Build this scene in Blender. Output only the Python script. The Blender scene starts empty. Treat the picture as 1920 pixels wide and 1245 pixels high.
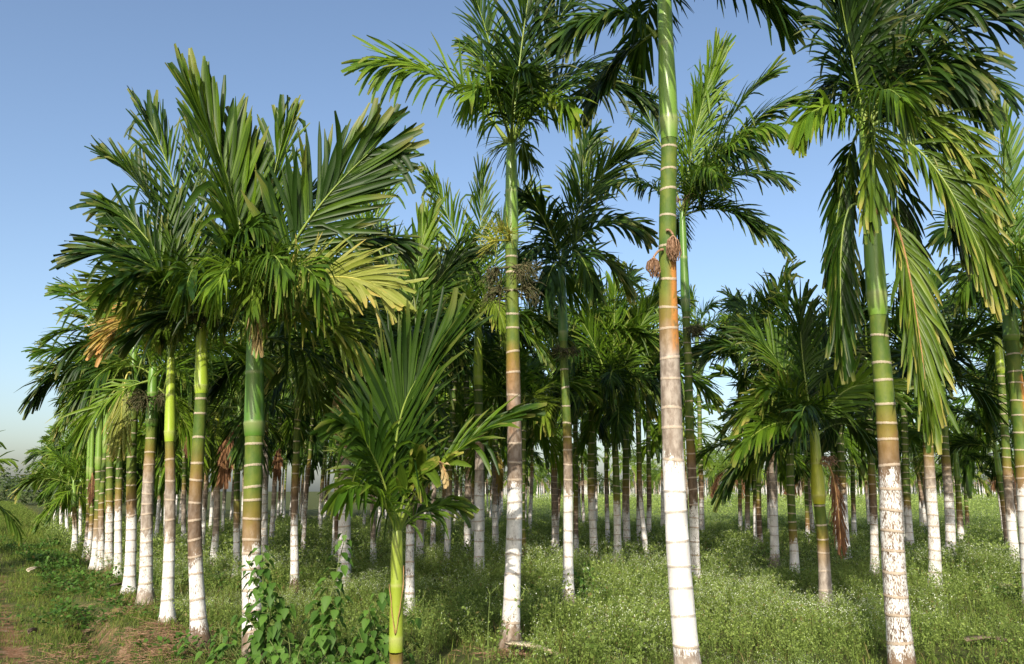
import bpy, math, random
import numpy as np
from mathutils import Vector
R = math.radians
S = bpy.context.scene
COL = S.collection

# ------------------------------------------------------------------ camera, sky, sun, exposure
F_PX, CX, CY, HOR, EYE = 1495.0, 960.0, 622.5, 921.0, 1.5
PITCH = math.atan((HOR - CY) / F_PX)
cd = bpy.data.cameras.new('camera'); cam = bpy.data.objects.new('camera', cd); COL.objects.link(cam)
cd.sensor_width = 36.0; cd.lens = F_PX / 1920 * 36.0; cd.clip_start = 0.05; cd.clip_end = 4000
cam.location = (0, 0, EYE); cam.rotation_euler = (R(90) + PITCH, 0, 0)
S.camera = cam
SUN_EL, SUN_AZ = 29.0, 13.0           # the sun stands behind the camera, a little to the left
w = bpy.data.worlds.new('World'); S.world = w; w.use_nodes = True
nt = w.node_tree; nt.nodes.clear()
sky = nt.nodes.new('ShaderNodeTexSky'); sky.sky_type = 'NISHITA'; sky.sun_disc = False
sky.sun_elevation = R(SUN_EL); sky.sun_rotation = R(180 + SUN_AZ)
sky.air_density = 1.0; sky.dust_density = 2.6; sky.ozone_density = 1.8; sky.altitude = 100
bg = nt.nodes.new('ShaderNodeBackground'); bg.inputs['Strength'].default_value = 0.15
wo = nt.nodes.new('ShaderNodeOutputWorld')
nt.links.new(sky.outputs[0], bg.inputs[0]); nt.links.new(bg.outputs[0], wo.inputs[0])
sl = bpy.data.lights.new('sun', 'SUN'); sl.energy = 4.3; sl.angle = R(0.5); sl.color = (1.0, 0.92, 0.78)
so = bpy.data.objects.new('sun', sl); COL.objects.link(so)
_sd = Vector((-math.sin(R(SUN_AZ)) * math.cos(R(SUN_EL)), -math.cos(R(SUN_AZ)) * math.cos(R(SUN_EL)), math.sin(R(SUN_EL))))
so.rotation_euler = _sd.to_track_quat('Z', 'Y').to_euler(); so.location = (0, -10, 20)
S.view_settings.view_transform = 'Standard'; S.view_settings.look = 'None'
S.view_settings.exposure = 0.5; S.view_settings.gamma = 1.0; S.view_settings.use_curve_mapping = False
S.cycles.max_bounces = 6; S.cycles.transparent_max_bounces = 4; S.cycles.diffuse_bounces = 3
S.cycles.glossy_bounces = 2; S.cycles.transmission_bounces = 3

# ------------------------------------------------------------------ helpers
FW = np.array([0, math.cos(PITCH), math.sin(PITCH)]); UP = np.array([0, -math.sin(PITCH), math.cos(PITCH)])
RT = np.array([1.0, 0, 0]); CAM = np.array([0, 0, EYE])
def ray(px, py): return FW + RT * (px - CX) / F_PX - UP * (py - CY) / F_PX
def at(px, py, Y):
    d = ray(px, py); return CAM + d * (Y / d[1])
def nrm(a): return a / np.maximum(np.linalg.norm(a, axis=-1, keepdims=True), 1e-9)
P0 = np.array([-3.02, 7.7]); AX = np.array([-0.545, 0.838]); BX = np.array([0.838, 0.545])
def edge_s(x, y): return (x - P0[0]) * BX[0] + (y - P0[1]) * BX[1]
def wob(x, y, k=1.0, ph=0.0):
    return (np.sin(x * 1.3 * k + 1.7 * np.sin(y * .7 * k + ph)) + np.sin(y * 1.9 * k + 1.3 * np.sin(x * 1.1 * k + ph * 2)) +
            .6 * np.sin(x * 3.1 * k + y * 2.3 * k + ph)) / 2.6
def ground(x, y):
    x = np.asarray(x, float); y = np.asarray(y, float)
    s = edge_s(x, y) + .07 * wob(x, y, 1.2)
    near = np.clip((45 - y) / 20, 0, 1)
    z = .035 * wob(x, y, .8) * near
    depth = np.clip((13.5 - y) / 4.0, .22, 1) * near
    z = z - .26 * depth * np.exp(-((s + .47) / .13) ** 2) + .06 * depth * np.exp(-((s + .05) / .28) ** 2)
    z = z - .05 * near * np.exp(-((s + 1.25) / .28) ** 2) + .03 * wob(x, y, 4.1, 2.) * near * np.exp(-((s + .2) / .6) ** 2)
    z = z + .16 * np.exp(-(((x - 1.02) / .26) ** 2 + ((y - 9.05) / .22) ** 2))
    return z
def on_ground(px, py):
    d = ray(px, py); p = CAM + d * (EYE / -d[2])
    for _ in range(4):
        g = float(ground(p[0], p[1])); p = CAM + d * ((EYE - g) / -d[2])
    return p

def mk(name, V, faces, mats, parent=None, fm=None, attr=None, smooth=True, loc=None):
    """one mesh object; faces = list of index arrays (n,3) or (n,4)"""
    V = np.asarray(V, float)
    me = bpy.data.meshes.new(name)
    faces = [np.asarray(f, np.int32) for f in faces if len(f)]
    tot = np.concatenate([np.full(len(f), f.shape[1], np.int32) for f in faces])
    idx = np.concatenate([f.ravel() for f in faces])
    me.vertices.add(len(V)); me.vertices.foreach_set('co', V.astype(np.float32).ravel())
    me.loops.add(len(idx)); me.loops.foreach_set('vertex_index', idx)
    me.polygons.add(len(tot))
    st = np.zeros(len(tot), np.int32); st[1:] = np.cumsum(tot)[:-1]
    me.polygons.foreach_set('loop_start', st)
    if smooth: me.polygons.foreach_set('use_smooth', np.ones(len(tot), bool))
    for m in (mats if isinstance(mats, (list, tuple)) else [mats]): me.materials.append(m)
    if fm is not None: me.polygons.foreach_set('material_index', np.asarray(fm, np.int32))
    if attr is not None:
        a = me.color_attributes.new('col', 'FLOAT_COLOR', 'POINT')
        a.data.foreach_set('color', np.asarray(attr, np.float32).ravel())
    me.update(calc_edges=True)
    o = bpy.data.objects.new(name, me); COL.objects.link(o)
    if parent: o.parent = parent
    if loc is not None: o.location = loc
    return o
def tag(o, label=None, cat=None, group=None, kind=None):
    if label: o['label'] = label
    if cat: o['category'] = cat
    if group: o['group'] = group
    if kind: o['kind'] = kind
    return o
def empty(name, loc):
    o = bpy.data.objects.new(name, None); COL.objects.link(o); o.location = loc; o.empty_display_size = .2
    return o
def tube(pts, rad, n=8, cap=False):
    pts = np.asarray(pts, float); m = len(pts); rad = np.broadcast_to(np.asarray(rad, float), (m,))
    T = nrm(np.gradient(pts, axis=0))
    ref = np.where(np.abs(T[:, 2:3]) > .9, np.array([[1., 0, 0]]), np.array([[0, 0, 1.]]))
    if np.abs(T[:, 2]).mean() > .6: ref = np.broadcast_to(np.array([[1., .01, 0]]), T.shape)
    A = nrm(np.cross(T, ref)); B = np.cross(T, A)
    a = np.arange(n) * 2 * np.pi / n
    V = pts[:, None] + rad[:, None, None] * (np.cos(a)[None, :, None] * A[:, None] + np.sin(a)[None, :, None] * B[:, None])
    i = np.arange(m - 1)[:, None] * n; j = np.arange(n)[None]; k = (j + 1) % n
    Q = np.stack([i + j, i + k, i + n + k, i + n + j], -1).reshape(-1, 4)
    return V.reshape(-1, 3), Q
class MB:
    """collects pieces of ONE mesh"""
    def __init__(s): s.V = []; s.q = []; s.t = []; s.a = []; s.mq = []; s.mt = []; s.n = 0
    def add(s, V, q=None, t=None, a=(0, 0, 0, 0), m=0):
        V = np.asarray(V, float).reshape(-1, 3)
        if q is not None and len(q): s.q.append(np.asarray(q) + s.n); s.mq.append(np.full(len(q), m))
        if t is not None and len(t): s.t.append(np.asarray(t) + s.n); s.mt.append(np.full(len(t), m))
        s.V.append(V); s.a.append(np.broadcast_to(np.asarray(a, float), (len(V), 4))); s.n += len(V)
    def build(s, name, mats, parent=None, loc=None, smooth=True):
        f = []; fm = []
        if s.q: f.append(np.concatenate(s.q)); fm.append(np.concatenate(s.mq))
        if s.t: f.append(np.concatenate(s.t)); fm.append(np.concatenate(s.mt))
        return mk(name, np.concatenate(s.V), f, mats, parent, np.concatenate(fm), np.concatenate(s.a), smooth, loc)

# ------------------------------------------------------------------ materials
def newmat(name):
    m = bpy.data.materials.new(name); m.use_nodes = True; m.node_tree.nodes.clear()
    return m, m.node_tree
def N(nt, t, **kw):
    n = nt.nodes.new(t)
    for k, v in kw.items(): setattr(n, k, v)
    return n
def mixc(nt, fac, a, b):
    n = N(nt, 'ShaderNodeMix', data_type='RGBA')
    for s, v in ((n.inputs[0], fac), (n.inputs[6], a), (n.inputs[7], b)):
        if isinstance(v, bpy.types.NodeSocket): nt.links.new(v, s)
        elif isinstance(v, (int, float)): s.default_value = v
        else: s.default_value = (*v, 1)
    return n.outputs[2]
def mth(nt, op, a, b=0.0, c=None):
    n = N(nt, 'ShaderNodeMath', operation=op)
    for s, v in zip(n.inputs, (a, b, c)):
        if v is None: continue
        if isinstance(v, bpy.types.NodeSocket): nt.links.new(v, s)
        else: s.default_value = v
    return n.outputs[0]
def sstep(nt, v, lo, hi):
    n = N(nt, 'ShaderNodeMapRange', interpolation_type='SMOOTHSTEP'); nt.links.new(v, n.inputs[0])
    n.inputs[1].default_value = lo; n.inputs[2].default_value = hi
    return n.outputs[0]
def noise(nt, scale, detail=4, sc=(1, 1, 1), coord='Object', rough=.55):
    tc = N(nt, 'ShaderNodeTexCoord'); mp = N(nt, 'ShaderNodeMapping'); mp.inputs['Scale'].default_value = sc
    nt.links.new(tc.outputs[coord], mp.inputs[0])
    n = N(nt, 'ShaderNodeTexNoise'); n.inputs['Scale'].default_value = scale; n.inputs['Detail'].default_value = detail
    n.inputs['Roughness'].default_value = rough
    oi = N(nt, 'ShaderNodeObjectInfo'); ad = N(nt, 'ShaderNodeVectorMath', operation='ADD')
    nt.links.new(mp.outputs[0], ad.inputs[0]); nt.links.new(oi.outputs['Location'], ad.inputs[1])
    nt.links.new(ad.outputs[0], n.inputs['Vector']); return n.outputs[0]
def principled(nt, col, rough=.6, spec=.3, bump=None, bs=.3, bd=.01):
    p = N(nt, 'ShaderNodeBsdfPrincipled')
    if isinstance(col, bpy.types.NodeSocket): nt.links.new(col, p.inputs['Base Color'])
    else: p.inputs['Base Color'].default_value = (*col, 1)
    p.inputs['Roughness'].default_value = rough; p.inputs['Specular IOR Level'].default_value = spec
    if bump is not None:
        b = N(nt, 'ShaderNodeBump'); b.inputs['Strength'].default_value = bs; b.inputs['Distance'].default_value = bd
        nt.links.new(bump, b.inputs['Height']); nt.links.new(b.outputs[0], p.inputs['Normal'])
    return p.outputs[0]
def out(nt, sh):
    o = N(nt, 'ShaderNodeOutputMaterial'); nt.links.new(sh, o.inputs[0])
def attr4(nt):
    a = N(nt, 'ShaderNodeAttribute', attribute_name='col'); s = N(nt, 'ShaderNodeSeparateColor')
    nt.links.new(a.outputs['Color'], s.inputs[0]); return s.outputs[0], s.outputs[1], s.outputs[2], a.outputs['Alpha']
def leafmat(name, dark, light, tip=(.20, .18, .05), tipamt=.55, trans=.20, rough=.44, spec=.22, tcol=None, streak=.85):
    m, nt = newmat(name); r, g, b, a = attr4(nt)
    oi = N(nt, 'ShaderNodeObjectInfo')
    nz = noise(nt, 3.0, 3)
    f = mth(nt, 'ADD', mth(nt, 'MULTIPLY', r, .5), mth(nt, 'MULTIPLY', nz, .5))
    f = mth(nt, 'ADD', f, mth(nt, 'MULTIPLY', mth(nt, 'SUBTRACT', oi.outputs['Random'], .5), .35))
    f = sstep(nt, f, .22, .92)
    c = mixc(nt, f, dark, light)
    # pleats: fine lengthwise ribs of the blade
    st = mth(nt, 'SINE', mth(nt, 'MULTIPLY', a, 19.0))
    c = mixc(nt, mth(nt, 'MULTIPLY', sstep(nt, st, .1, 1.0), streak * .5), c, tuple(x * .55 for x in dark))
    tn = mth(nt, 'ADD', mth(nt, 'MULTIPLY', g, 1.0), mth(nt, 'MULTIPLY', mth(nt, 'SUBTRACT', r, .5), .55))
    tf = mth(nt, 'MULTIPLY', sstep(nt, tn, .82, 1.12), tipamt)
    c = mixc(nt, tf, c, tip)
    p = principled(nt, c, rough, spec)
    t = N(nt, 'ShaderNodeBsdfTranslucent')
    tc = mixc(nt, .55, c, tcol or tuple(min(1, x * 1.6) for x in light)); nt.links.new(tc, t.inputs[0])
    mx = N(nt, 'ShaderNodeMixShader'); mx.inputs[0].default_value = trans
    nt.links.new(p, mx.inputs[1]); nt.links.new(t.outputs[0], mx.inputs[2]); out(nt, mx.outputs[0]); return m
M = {}
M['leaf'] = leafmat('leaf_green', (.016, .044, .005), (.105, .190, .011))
M['leaf_dark'] = leafmat('leaf_deep_green', (.009, .027, .004), (.048, .102, .008), tipamt=.35)  # dark green leaf; fronds in shade get their darkness from this colour too
M['leaf_lime'] = leafmat('leaf_bright_green', (.05, .115, .008), (.18, .285, .020), trans=.28)  # bright green leaf; sunlight on lit fronds is put into this colour too
M['leaf_olive'] = leafmat('leaf_olive', (.06, .11, .010), (.18, .255, .024), tip=(.36, .30, .08), tipamt=.7)
M['leaf_yellow'] = leafmat('leaf_yellow', (.22, .26, .04), (.37, .38, .11), tip=(.50, .36, .09), tipamt=.6, trans=.35)
M['leaf_gold'] = leafmat('leaf_golden_dry', (.24, .19, .035), (.42, .31, .07), tip=(.42, .22, .07), tipamt=.9)
M['leaf_dry'] = leafmat('leaf_brown_dry', (.11, .055, .03), (.27, .14, .065), tip=(.24, .13, .07), tipamt=.6, rough=.7, spec=.1)
M['leaf_straw'] = leafmat('leaf_straw', (.30, .22, .10), (.50, .40, .20), tip=(.35, .22, .10), rough=.7, spec=.1)
M['coco'] = leafmat('coconut_leaf', (.06, .12, .014), (.19, .28, .035), tip=(.35, .28, .06), tipamt=.6, trans=.35)
def simple(name, c1, c2, scale=8, rough=.6, spec=.3, sc=(1, 1, 1), bs=.2):
    m, nt = newmat(name); n = noise(nt, scale, 4, sc); c = mixc(nt, sstep(nt, n, .3, .7), c1, c2)
    out(nt, principled(nt, c, rough, spec, n, bs)); return m
M['rib'] = simple('midrib_green', (.13, .20, .03), (.22, .28, .05), 6, .45, .4)
M['rib_dark'] = simple('midrib_dark', (.05, .10, .015), (.10, .16, .03), 6, .45, .4)
M['rib_yellow'] = simple('midrib_yellow', (.34, .34, .06), (.46, .42, .09), 6, .45, .4)
M['rib_brown'] = simple('midrib_brown', (.25, .14, .06), (.36, .22, .09), 12, .7, .2)
def shaftmat(name, a, b, blot=(.12, .09, .03), amt=.35):
    m, nt = newmat(name); r, g, bb, al = attr4(nt)
    n1 = noise(nt, 5, 3, (1, 1, .35)); n2 = noise(nt, 34, 4, (1, 1, .5))
    c = mixc(nt, mth(nt, 'ADD', mth(nt, 'MULTIPLY', g, .7), mth(nt, 'MULTIPLY', n1, .35)), a, b)
    c = mixc(nt, mth(nt, 'MULTIPLY', sstep(nt, n2, .62, .74), amt), c, blot)
    c = mixc(nt, mth(nt, 'MULTIPLY', r, .8), c, (.46, .42, .24))
    out(nt, principled(nt, c, .36, .45)); return m
M['shaft'] = shaftmat('crownshaft_green', (.115, .215, .022), (.20, .33, .06))
M['shaft_deep'] = shaftmat('crownshaft_deep_green', (.06, .145, .016), (.12, .24, .03))
M['shaft_lime'] = shaftmat('crownshaft_lime', (.26, .38, .025), (.33, .42, .04))
M['shaft_yellow'] = shaftmat('crownshaft_yellow', (.45, .43, .025), (.22, .30, .03), (.3, .13, .03), .5)
M['shaft_young'] = shaftmat('young_sheath', (.25, .32, .028), (.20, .26, .03), (.20, .12, .03), .7)
M['shaft_brown'] = shaftmat('crownshaft_brown_sheath', (.22, .10, .04), (.16, .09, .04))
def trunkmat(name, dirty=0.0, greytone=0.0, orange=0.0):
    """rings, bare bark, green upper stem and brushed-on whitewash, told apart by vertex data: r white, g green, b ring, a rust"""
    m, nt = newmat(name); r, g, b, a = attr4(nt)
    oi = N(nt, 'ShaderNodeObjectInfo')
    nL = noise(nt, 9, 5, (1, 1, .6)); nS = noise(nt, 60, 4, (1, 1, .35)); nF = noise(nt, 150, 3, (1, 1, .25)); nM = noise(nt, 22, 4, (1, 1, .5))
    brown = mixc(nt, sstep(nt, nL, .35, .65), (.085, .052, .029), (.18, .122, .078))
    grey = mixc(nt, sstep(nt, nM, .35, .65), (.24, .20, .165), (.36, .31, .26))
    bark = mixc(nt, sstep(nt, mth(nt, 'ADD', mth(nt, 'MULTIPLY', oi.outputs['Random'], .6), mth(nt, 'MULTIPLY', nM, .6)), .35 - greytone, .95 - greytone), brown, grey)
    grn = mixc(nt, sstep(nt, nL, .3, .7), (.048, .098, .012), (.12, .158, .022))
    gm = sstep(nt, mth(nt, 'ADD', g, mth(nt, 'MULTIPLY', mth(nt, 'SUBTRACT', nL, .5), .55)), .38, .62)
    c = mixc(nt, gm, bark, grn)
    mid = mth(nt, 'MULTIPLY', mth(nt, 'MULTIPLY', g, mth(nt, 'SUBTRACT', 1.0, g)), 2.6)      # ochre band where green turns to bark
    c = mixc(nt, mid, c, (.21, .125, .028))
    c = mixc(nt, mth(nt, 'MULTIPLY', a, sstep(nt, nM, .30, .5)), c, (.44, .19, .045))
    ringc = mixc(nt, nS, (.34, .26, .19), (.54, .46, .36))
    rm = mth(nt, 'MULTIPLY', sstep(nt, mth(nt, 'ADD', b, mth(nt, 'MULTIPLY', mth(nt, 'SUBTRACT', nS, .5), 1.3)), .40, .78), .75)
    c = mixc(nt, rm, c, ringc)
    paint = mixc(nt, sstep(nt, nS, .3, .7), (.58, .57, .55), (.77, .76, .73))
    pv = mth(nt, 'ADD', r, mth(nt, 'MULTIPLY', mth(nt, 'SUBTRACT', nM, .5), .60))
    pv = mth(nt, 'ADD', pv, mth(nt, 'MULTIPLY', mth(nt, 'SUBTRACT', nF, .5), 1.15))
    pv = mth(nt, 'SUBTRACT', pv, mth(nt, 'MULTIPLY', b, .20))
    pv = mth(nt, 'ADD', pv, mth(nt, 'MULTIPLY', mth(nt, 'SUBTRACT', oi.outputs['Random'], .55), .22))
    paint = mixc(nt, mth(nt, 'MULTIPLY', sstep(nt, mth(nt, 'ADD', nL, mth(nt, 'MULTIPLY', nS, .5)), .62, .95), .55), paint, (.40, .38, .35))
    pm = sstep(nt, pv, .44 + dirty, .58 + dirty)
    ringd = mth(nt, 'MULTIPLY', sstep(nt, mth(nt, 'ADD', b, mth(nt, 'MULTIPLY', mth(nt, 'SUBTRACT', nM, .5), 2.2)), .6, 1.1), .65)
    paint = mixc(nt, ringd, paint, (.26, .22, .18))
    c = mixc(nt, pm, c, paint)
    c = mixc(nt, mth(nt, 'MULTIPLY', sstep(nt, nF, .55, .8), mth(nt, 'SUBTRACT', .55, mth(nt, 'MULTIPLY', pm, .45))), c, (.06, .05, .035))
    hgt = mth(nt, 'ADD', mth(nt, 'MULTIPLY', b, .6), mth(nt, 'MULTIPLY', nS, .4))
    out(nt, principled(nt, c, .62, .25, hgt, .5, .012)); return m
M['trunk'] = trunkmat('palm_bark'); M['trunk_dirty'] = trunkmat('palm_bark_weathered', .05, .15)
M['trunk_grey'] = trunkmat('palm_bark_grey', .06, .35)
M['stem'] = simple('weed_stem', (.09, .12, .03), (.16, .20, .06), 20)
M['strand'] = simple('dry_strand', (.16, .085, .045), (.36, .23, .15), 40, .8, .1)
M['fruit_dark'] = simple('fruit_strand_dark', (.035, .05, .015), (.12, .10, .05), 30, .7, .2)
M['flower'] = simple('flower_strand', (.22, .26, .03), (.42, .38, .07), 30, .6, .2)
M['soil'] = simple('red_soil', (.24, .10, .045), (.36, .18, .09), 14, .9, .1, bs=.6)
M['sheath_dry'] = simple('dry_leaf_sheath', (.42, .34, .22), (.62, .54, .40), 18, .7, .2, (1, .25, 1))
M['brown_stick'] = simple('dead_wood', (.10, .075, .055), (.24, .18, .13), 30, .85, .1)
def weedmat(name, dark, light, trans=.3):
    m, nt = newmat(name); r, g, b, a = attr4(nt)
    c = mixc(nt, r, dark, light)
    c = mixc(nt, mth(nt, 'MULTIPLY', b, 1.0), c, (.24, .18, .07))
    p = principled(nt, c, .55, .25); t = N(nt, 'ShaderNodeBsdfTranslucent'); nt.links.new(c, t.inputs[0])
    mx = N(nt, 'ShaderNodeMixShader'); mx.inputs[0].default_value = trans
    nt.links.new(p, mx.inputs[1]); nt.links.new(t.outputs[0], mx.inputs[2]); out(nt, mx.outputs[0]); return m
M['weed'] = weedmat('weed_leaf', (.10, .165, .028), (.40, .51, .125), .46)
M['grass'] = weedmat('grass_blade', (.085, .14, .02), (.25, .33, .055), .42)
M['petal'] = simple('white_petal', (.58, .62, .48), (.74, .77, .66), 20, .6, .2)
M['shrub'] = weedmat('broad_leaf', (.04, .10, .014), (.105, .21, .030), .30)
M['wood_far'] = weedmat('far_wood_leaf', (.022, .045, .010), (.085, .12, .028), .2)
def groundmat():
    m, nt = newmat('ground_cover'); r, g, b, a = attr4(nt)
    n1 = noise(nt, .9, 6); n2 = noise(nt, 7, 6); n3 = noise(nt, 45, 5)
    gr = mixc(nt, sstep(nt, n2, .35, .65), (.05, .075, .02), (.11, .135, .04))
    gr = mixc(nt, sstep(nt, n3, .4, .7), gr, (.09, .07, .04))
    so = mixc(nt, sstep(nt, n3, .3, .7), (.15, .075, .04), (.30, .165, .095))
    so = mixc(nt, sstep(nt, n2, .5, .75), so, (.27, .20, .13))
    f = sstep(nt, mth(nt, 'ADD', r, mth(nt, 'MULTIPLY', mth(nt, 'SUBTRACT', n2, .5), 1.3)), .35, .65)
    c = mixc(nt, f, gr, so)
    far = mixc(nt, sstep(nt, noise(nt, .35, 6), .35, .65), (.10, .14, .04), (.16, .20, .065))
    c = mixc(nt, g, c, far)
    out(nt, principled(nt, c, .95, .05, n3, .6, .04)); return m
M['ground'] = groundmat()

# ------------------------------------------------------------------ ground sheet
xs = np.unique(np.concatenate([np.linspace(-2500, -60, 14), np.arange(-60, -16, 1.0), np.arange(-16, 12, .13), np.arange(12, 60, 1.0), np.linspace(60, 2500, 14)]))
ys = np.unique(np.concatenate([np.linspace(-1500, -12, 8), np.arange(-12, 4, .6), np.arange(4, 16, .10), np.arange(16, 45, .5), np.arange(45, 160, 4.0), np.linspace(160, 3000, 14)]))
gx, gy = np.meshgrid(xs, ys); gz = ground(gx, gy)
ss = edge_s(gx, gy)
soil = .02 + .22 * wob(gx, gy, .5, 1.) + .36 * np.exp(-((ss + .38) / .24) ** 2) * np.clip((17 - gy) / 6, 0, 1) + .55 * np.exp(-((ss + 1.25) / .16) ** 2) * (gy < 40)
far = np.clip((gy - 27) / 12, 0, 1) * np.clip((gx - .02 * gy + 1) / 5, 0, 1)  # paler open field; its sun and the left rows' shade are painted in
nx_, ny_ = len(xs), len(ys)
ii = (np.arange(ny_ - 1)[:, None] * nx_ + np.arange(nx_ - 1)[None]).ravel()
ga = np.stack([np.clip(soil, 0, 1).ravel(), far.ravel(), np.zeros(gx.size), np.ones(gx.size)], -1)
soil = np.where(ss < -1.6, soil * .35, soil)
ga[:, 0] = np.clip(soil, 0, 1).ravel()
go = mk('ground', np.stack([gx, gy, gz], -1).reshape(-1, 3), [np.stack([ii, ii + 1, ii + 1 + nx_, ii + nx_], -1)], M['ground'], attr=ga)
tag(go, kind='structure')

# ------------------------------------------------------------------ palm parts
def frond_data(pts, ref, rng, n=30, L=.62, W=.042, a0=64, a1=16, beta=22, droop=.35, torn=.10, t0=.14, K=5, gap=.05, term=1.6, be2=None):
    """leaflets of one pinnate frond along the rachis polyline pts; returns verts, quads, attr"""
    pts = np.asarray(pts, float)
    d = np.r_[0, np.cumsum(np.linalg.norm(np.diff(pts, axis=0), axis=1))]; d /= d[-1]
    tt = np.repeat(np.linspace(t0, .99, n), 2); side = np.tile([1., -1.], n); m = 2 * n
    tt = np.clip(tt + rng.normal(0, .006, m), 0, 1)
    base = np.stack([np.interp(tt, d, pts[:, k]) for k in range(3)], -1)
    eps = .03
    T = nrm(np.stack([np.interp(np.minimum(tt + eps, 1), d, pts[:, k]) - np.interp(np.maximum(tt - eps, 0), d, pts[:, k]) for k in range(3)], -1))
    ref = np.broadcast_to(np.asarray(ref, float), T.shape)
    Nn = nrm(ref - (ref * T).sum(-1, keepdims=True) * T); Sd = np.cross(T, Nn)
    al = np.radians(np.interp(tt, [t0, .5, 1], [a0, (a0 * .62 + a1 * .38), a1]) + rng.normal(0, 4.0, m))
    be = np.radians(np.where(side > 0, beta, beta if be2 is None else be2) + rng.normal(0, 7, m))
    D = np.cos(al)[:, None] * T + np.sin(al)[:, None] * (side[:, None] * np.cos(be)[:, None] * Sd + np.sin(be)[:, None] * Nn)
    ln = L * np.interp(tt, [0, t0, t0 + .15, .5, .8, 1], [.5, .62, .88, 1.0, .96, .80]) * rng.uniform(.88, 1.08, m)
    keep = rng.random(m) > gap
    wd = W * np.interp(tt, [0, .25, .6, .85, 1], [.65, .95, 1.0, 1.15, term]) * rng.uniform(.75, 1.2, m)
    dr = droop * rng.uniform(.5, 1.5, m) + (rng.random(m) < torn) * rng.uniform(.8, 2.0, m)
    u = np.linspace(0, 1, K); kink = np.where(rng.random(m) < torn, rng.uniform(.25, .6, m), 0.)
    pos = [base]; dirs = []
    tw = rng.normal(0, .17, (m, 3))
    for k in range(1, K):
        um = (u[k] + u[k - 1]) / 2
        dd = D + np.array([0, 0, -1.]) * (dr * np.maximum(um - kink, 0) * 1.6)[:, None] + tw * um
        dd = nrm(dd); dirs.append(dd); pos.append(pos[-1] + dd * (ln / (K - 1))[:, None])
    dirs = [dirs[0]] + dirs
    prof = np.interp(u, [0, .2, .5, .8, 1], [.35, .85, 1., .78, .12])[None] * np.ones((m, 1))
    blunt = np.interp(u, [0, .2, .5, .8, 1], [.40, .85, 1., 1., .72])[None]
    bl = np.clip((tt - .62) / .3, 0, 1)[:, None] * rng.uniform(.3, 1, (m, 1)); prof = prof * (1 - bl) + blunt * bl
    V = []; A = []
    rnd = rng.random(m)
    for k in range(K):
        Wv = nrm(T - (T * dirs[k]).sum(-1, keepdims=True) * dirs[k]); Bn = np.cross(dirs[k], Wv) * side[:, None]
        hw = (wd * prof[:, k] / 2)[:, None]
        V += [pos[k] + Wv * hw, pos[k] - Bn * hw * .45, pos[k] - Wv * hw]
        for a in (0., .5, 1.): A.append(np.stack([rnd, np.full(m, u[k]), tt, np.full(m, a)], -1))
    V = np.stack(V, 1)[keep]; A = np.stack(A, 1)[keep]; m2 = len(V)
    q = []
    for k in range(K - 1):
        for c in (0, 1): q.append([3 * k + c, 3 * k + c + 1, 3 * k + c + 4, 3 * k + c + 3])
    Q = (np.arange(m2)[:, None, None] * (3 * K) + np.array(q)[None]).reshape(-1, 4)
    return V.reshape(-1, 3), Q, A.reshape(-1, 4)
def rachis_tube(pts, r0=.017, r1=.003, n=5, flare=1.7):
    m = len(pts); t = np.linspace(0, 1, m)
    return tube(pts, (r0 + (r1 - r0) * t) * (1 + (flare - 1) * np.clip(1 - t / .12, 0, 1)), n)
def arc(elev, bend, length, m=14, power=1.3):
    t = np.linspace(0, 1, m); e = np.radians(elev - bend * t ** power)
    dx = np.cos(e); dz = np.sin(e)
    p = np.stack([np.cumsum(dx), np.zeros(m), np.cumsum(dz)], -1) * length / m
    return p - p[0]
def bez(a, b, c, m=14):
    t = np.linspace(0, 1, m)[:, None]; return (1 - t) ** 2 * a + 2 * t * (1 - t) * b + t ** 2 * c
# library of fronds by how high they stand
LIB = {}
def lib_frond(cls, v, far=False, coco=False):
    key = (cls, v, far, coco)
    if key in LIB: return LIB[key]
    rng = np.random.default_rng(abs(hash((int(cls), v, int(far), int(coco)))) % 99991)
    side = rng.normal(0, .12)
    bend = {84: 22, 70: 42, 58: 58, 46: 66, 34: 72, 20: 72, 4: 66, -16: 56, -40: 36}[cls] * rng.uniform(.8, 1.2)
    if coco: bend *= 1.15
    p = arc(cls, bend, 1.0 if coco else .80)
    p[:, 1] += side * np.linspace(0, 1, len(p)) ** 2
    ref = nrm(np.array([-.35 if cls > 60 else 0, rng.normal(0, .45), 1.0]) if cls < 80 else np.array([-1., rng.normal(0, .6), .4]))
    if coco: V, Q, A = frond_data(p, ref, rng, n=20 if far else 34, L=.26, W=.026 if far else .018, a0=70, a1=20, beta=10, droop=.9, torn=.1, t0=.18, K=4 if far else 5, term=.8)
    else: V, Q, A = frond_data(p, ref, rng, n=(15 if far else 40), L=.40, W=(.042 if far else .0215), a0=56, a1=9, beta=38, droop=.55 if cls > 10 else .95, torn=.12, K=4 if far else 5)
    LIB[key] = (p, V, Q, A); return LIB[key]
LIBME = {}
def lib_obj(cls, v, mat, parent, scale, az, loc):
    key = (cls, v, mat)
    if key not in LIBME:
        p, V, Q, A = lib_frond(cls, v); mb = MB(); mb.add(V, Q, a=A)
        tv, tq = rachis_tube(p, .011, .002, 4); mb.add(tv, tq, a=(.5, .3, .3, .2), m=1)
        o = mb.build('frond', [M[mat], M['rib_brown' if mat in ('leaf_dry', 'leaf_straw', 'leaf_gold') else 'rib']])
        LIBME[key] = o
        first = True
    else:
        o = LIBME[key].copy(); COL.objects.link(o)
    o.parent = parent; o.location = loc; o.scale = (scale,) * 3; o.rotation_euler = (0, 0, az)
    return o
CLS = [84, 70, 58, 46, 34, 20, 4, -16, -40]

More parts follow.
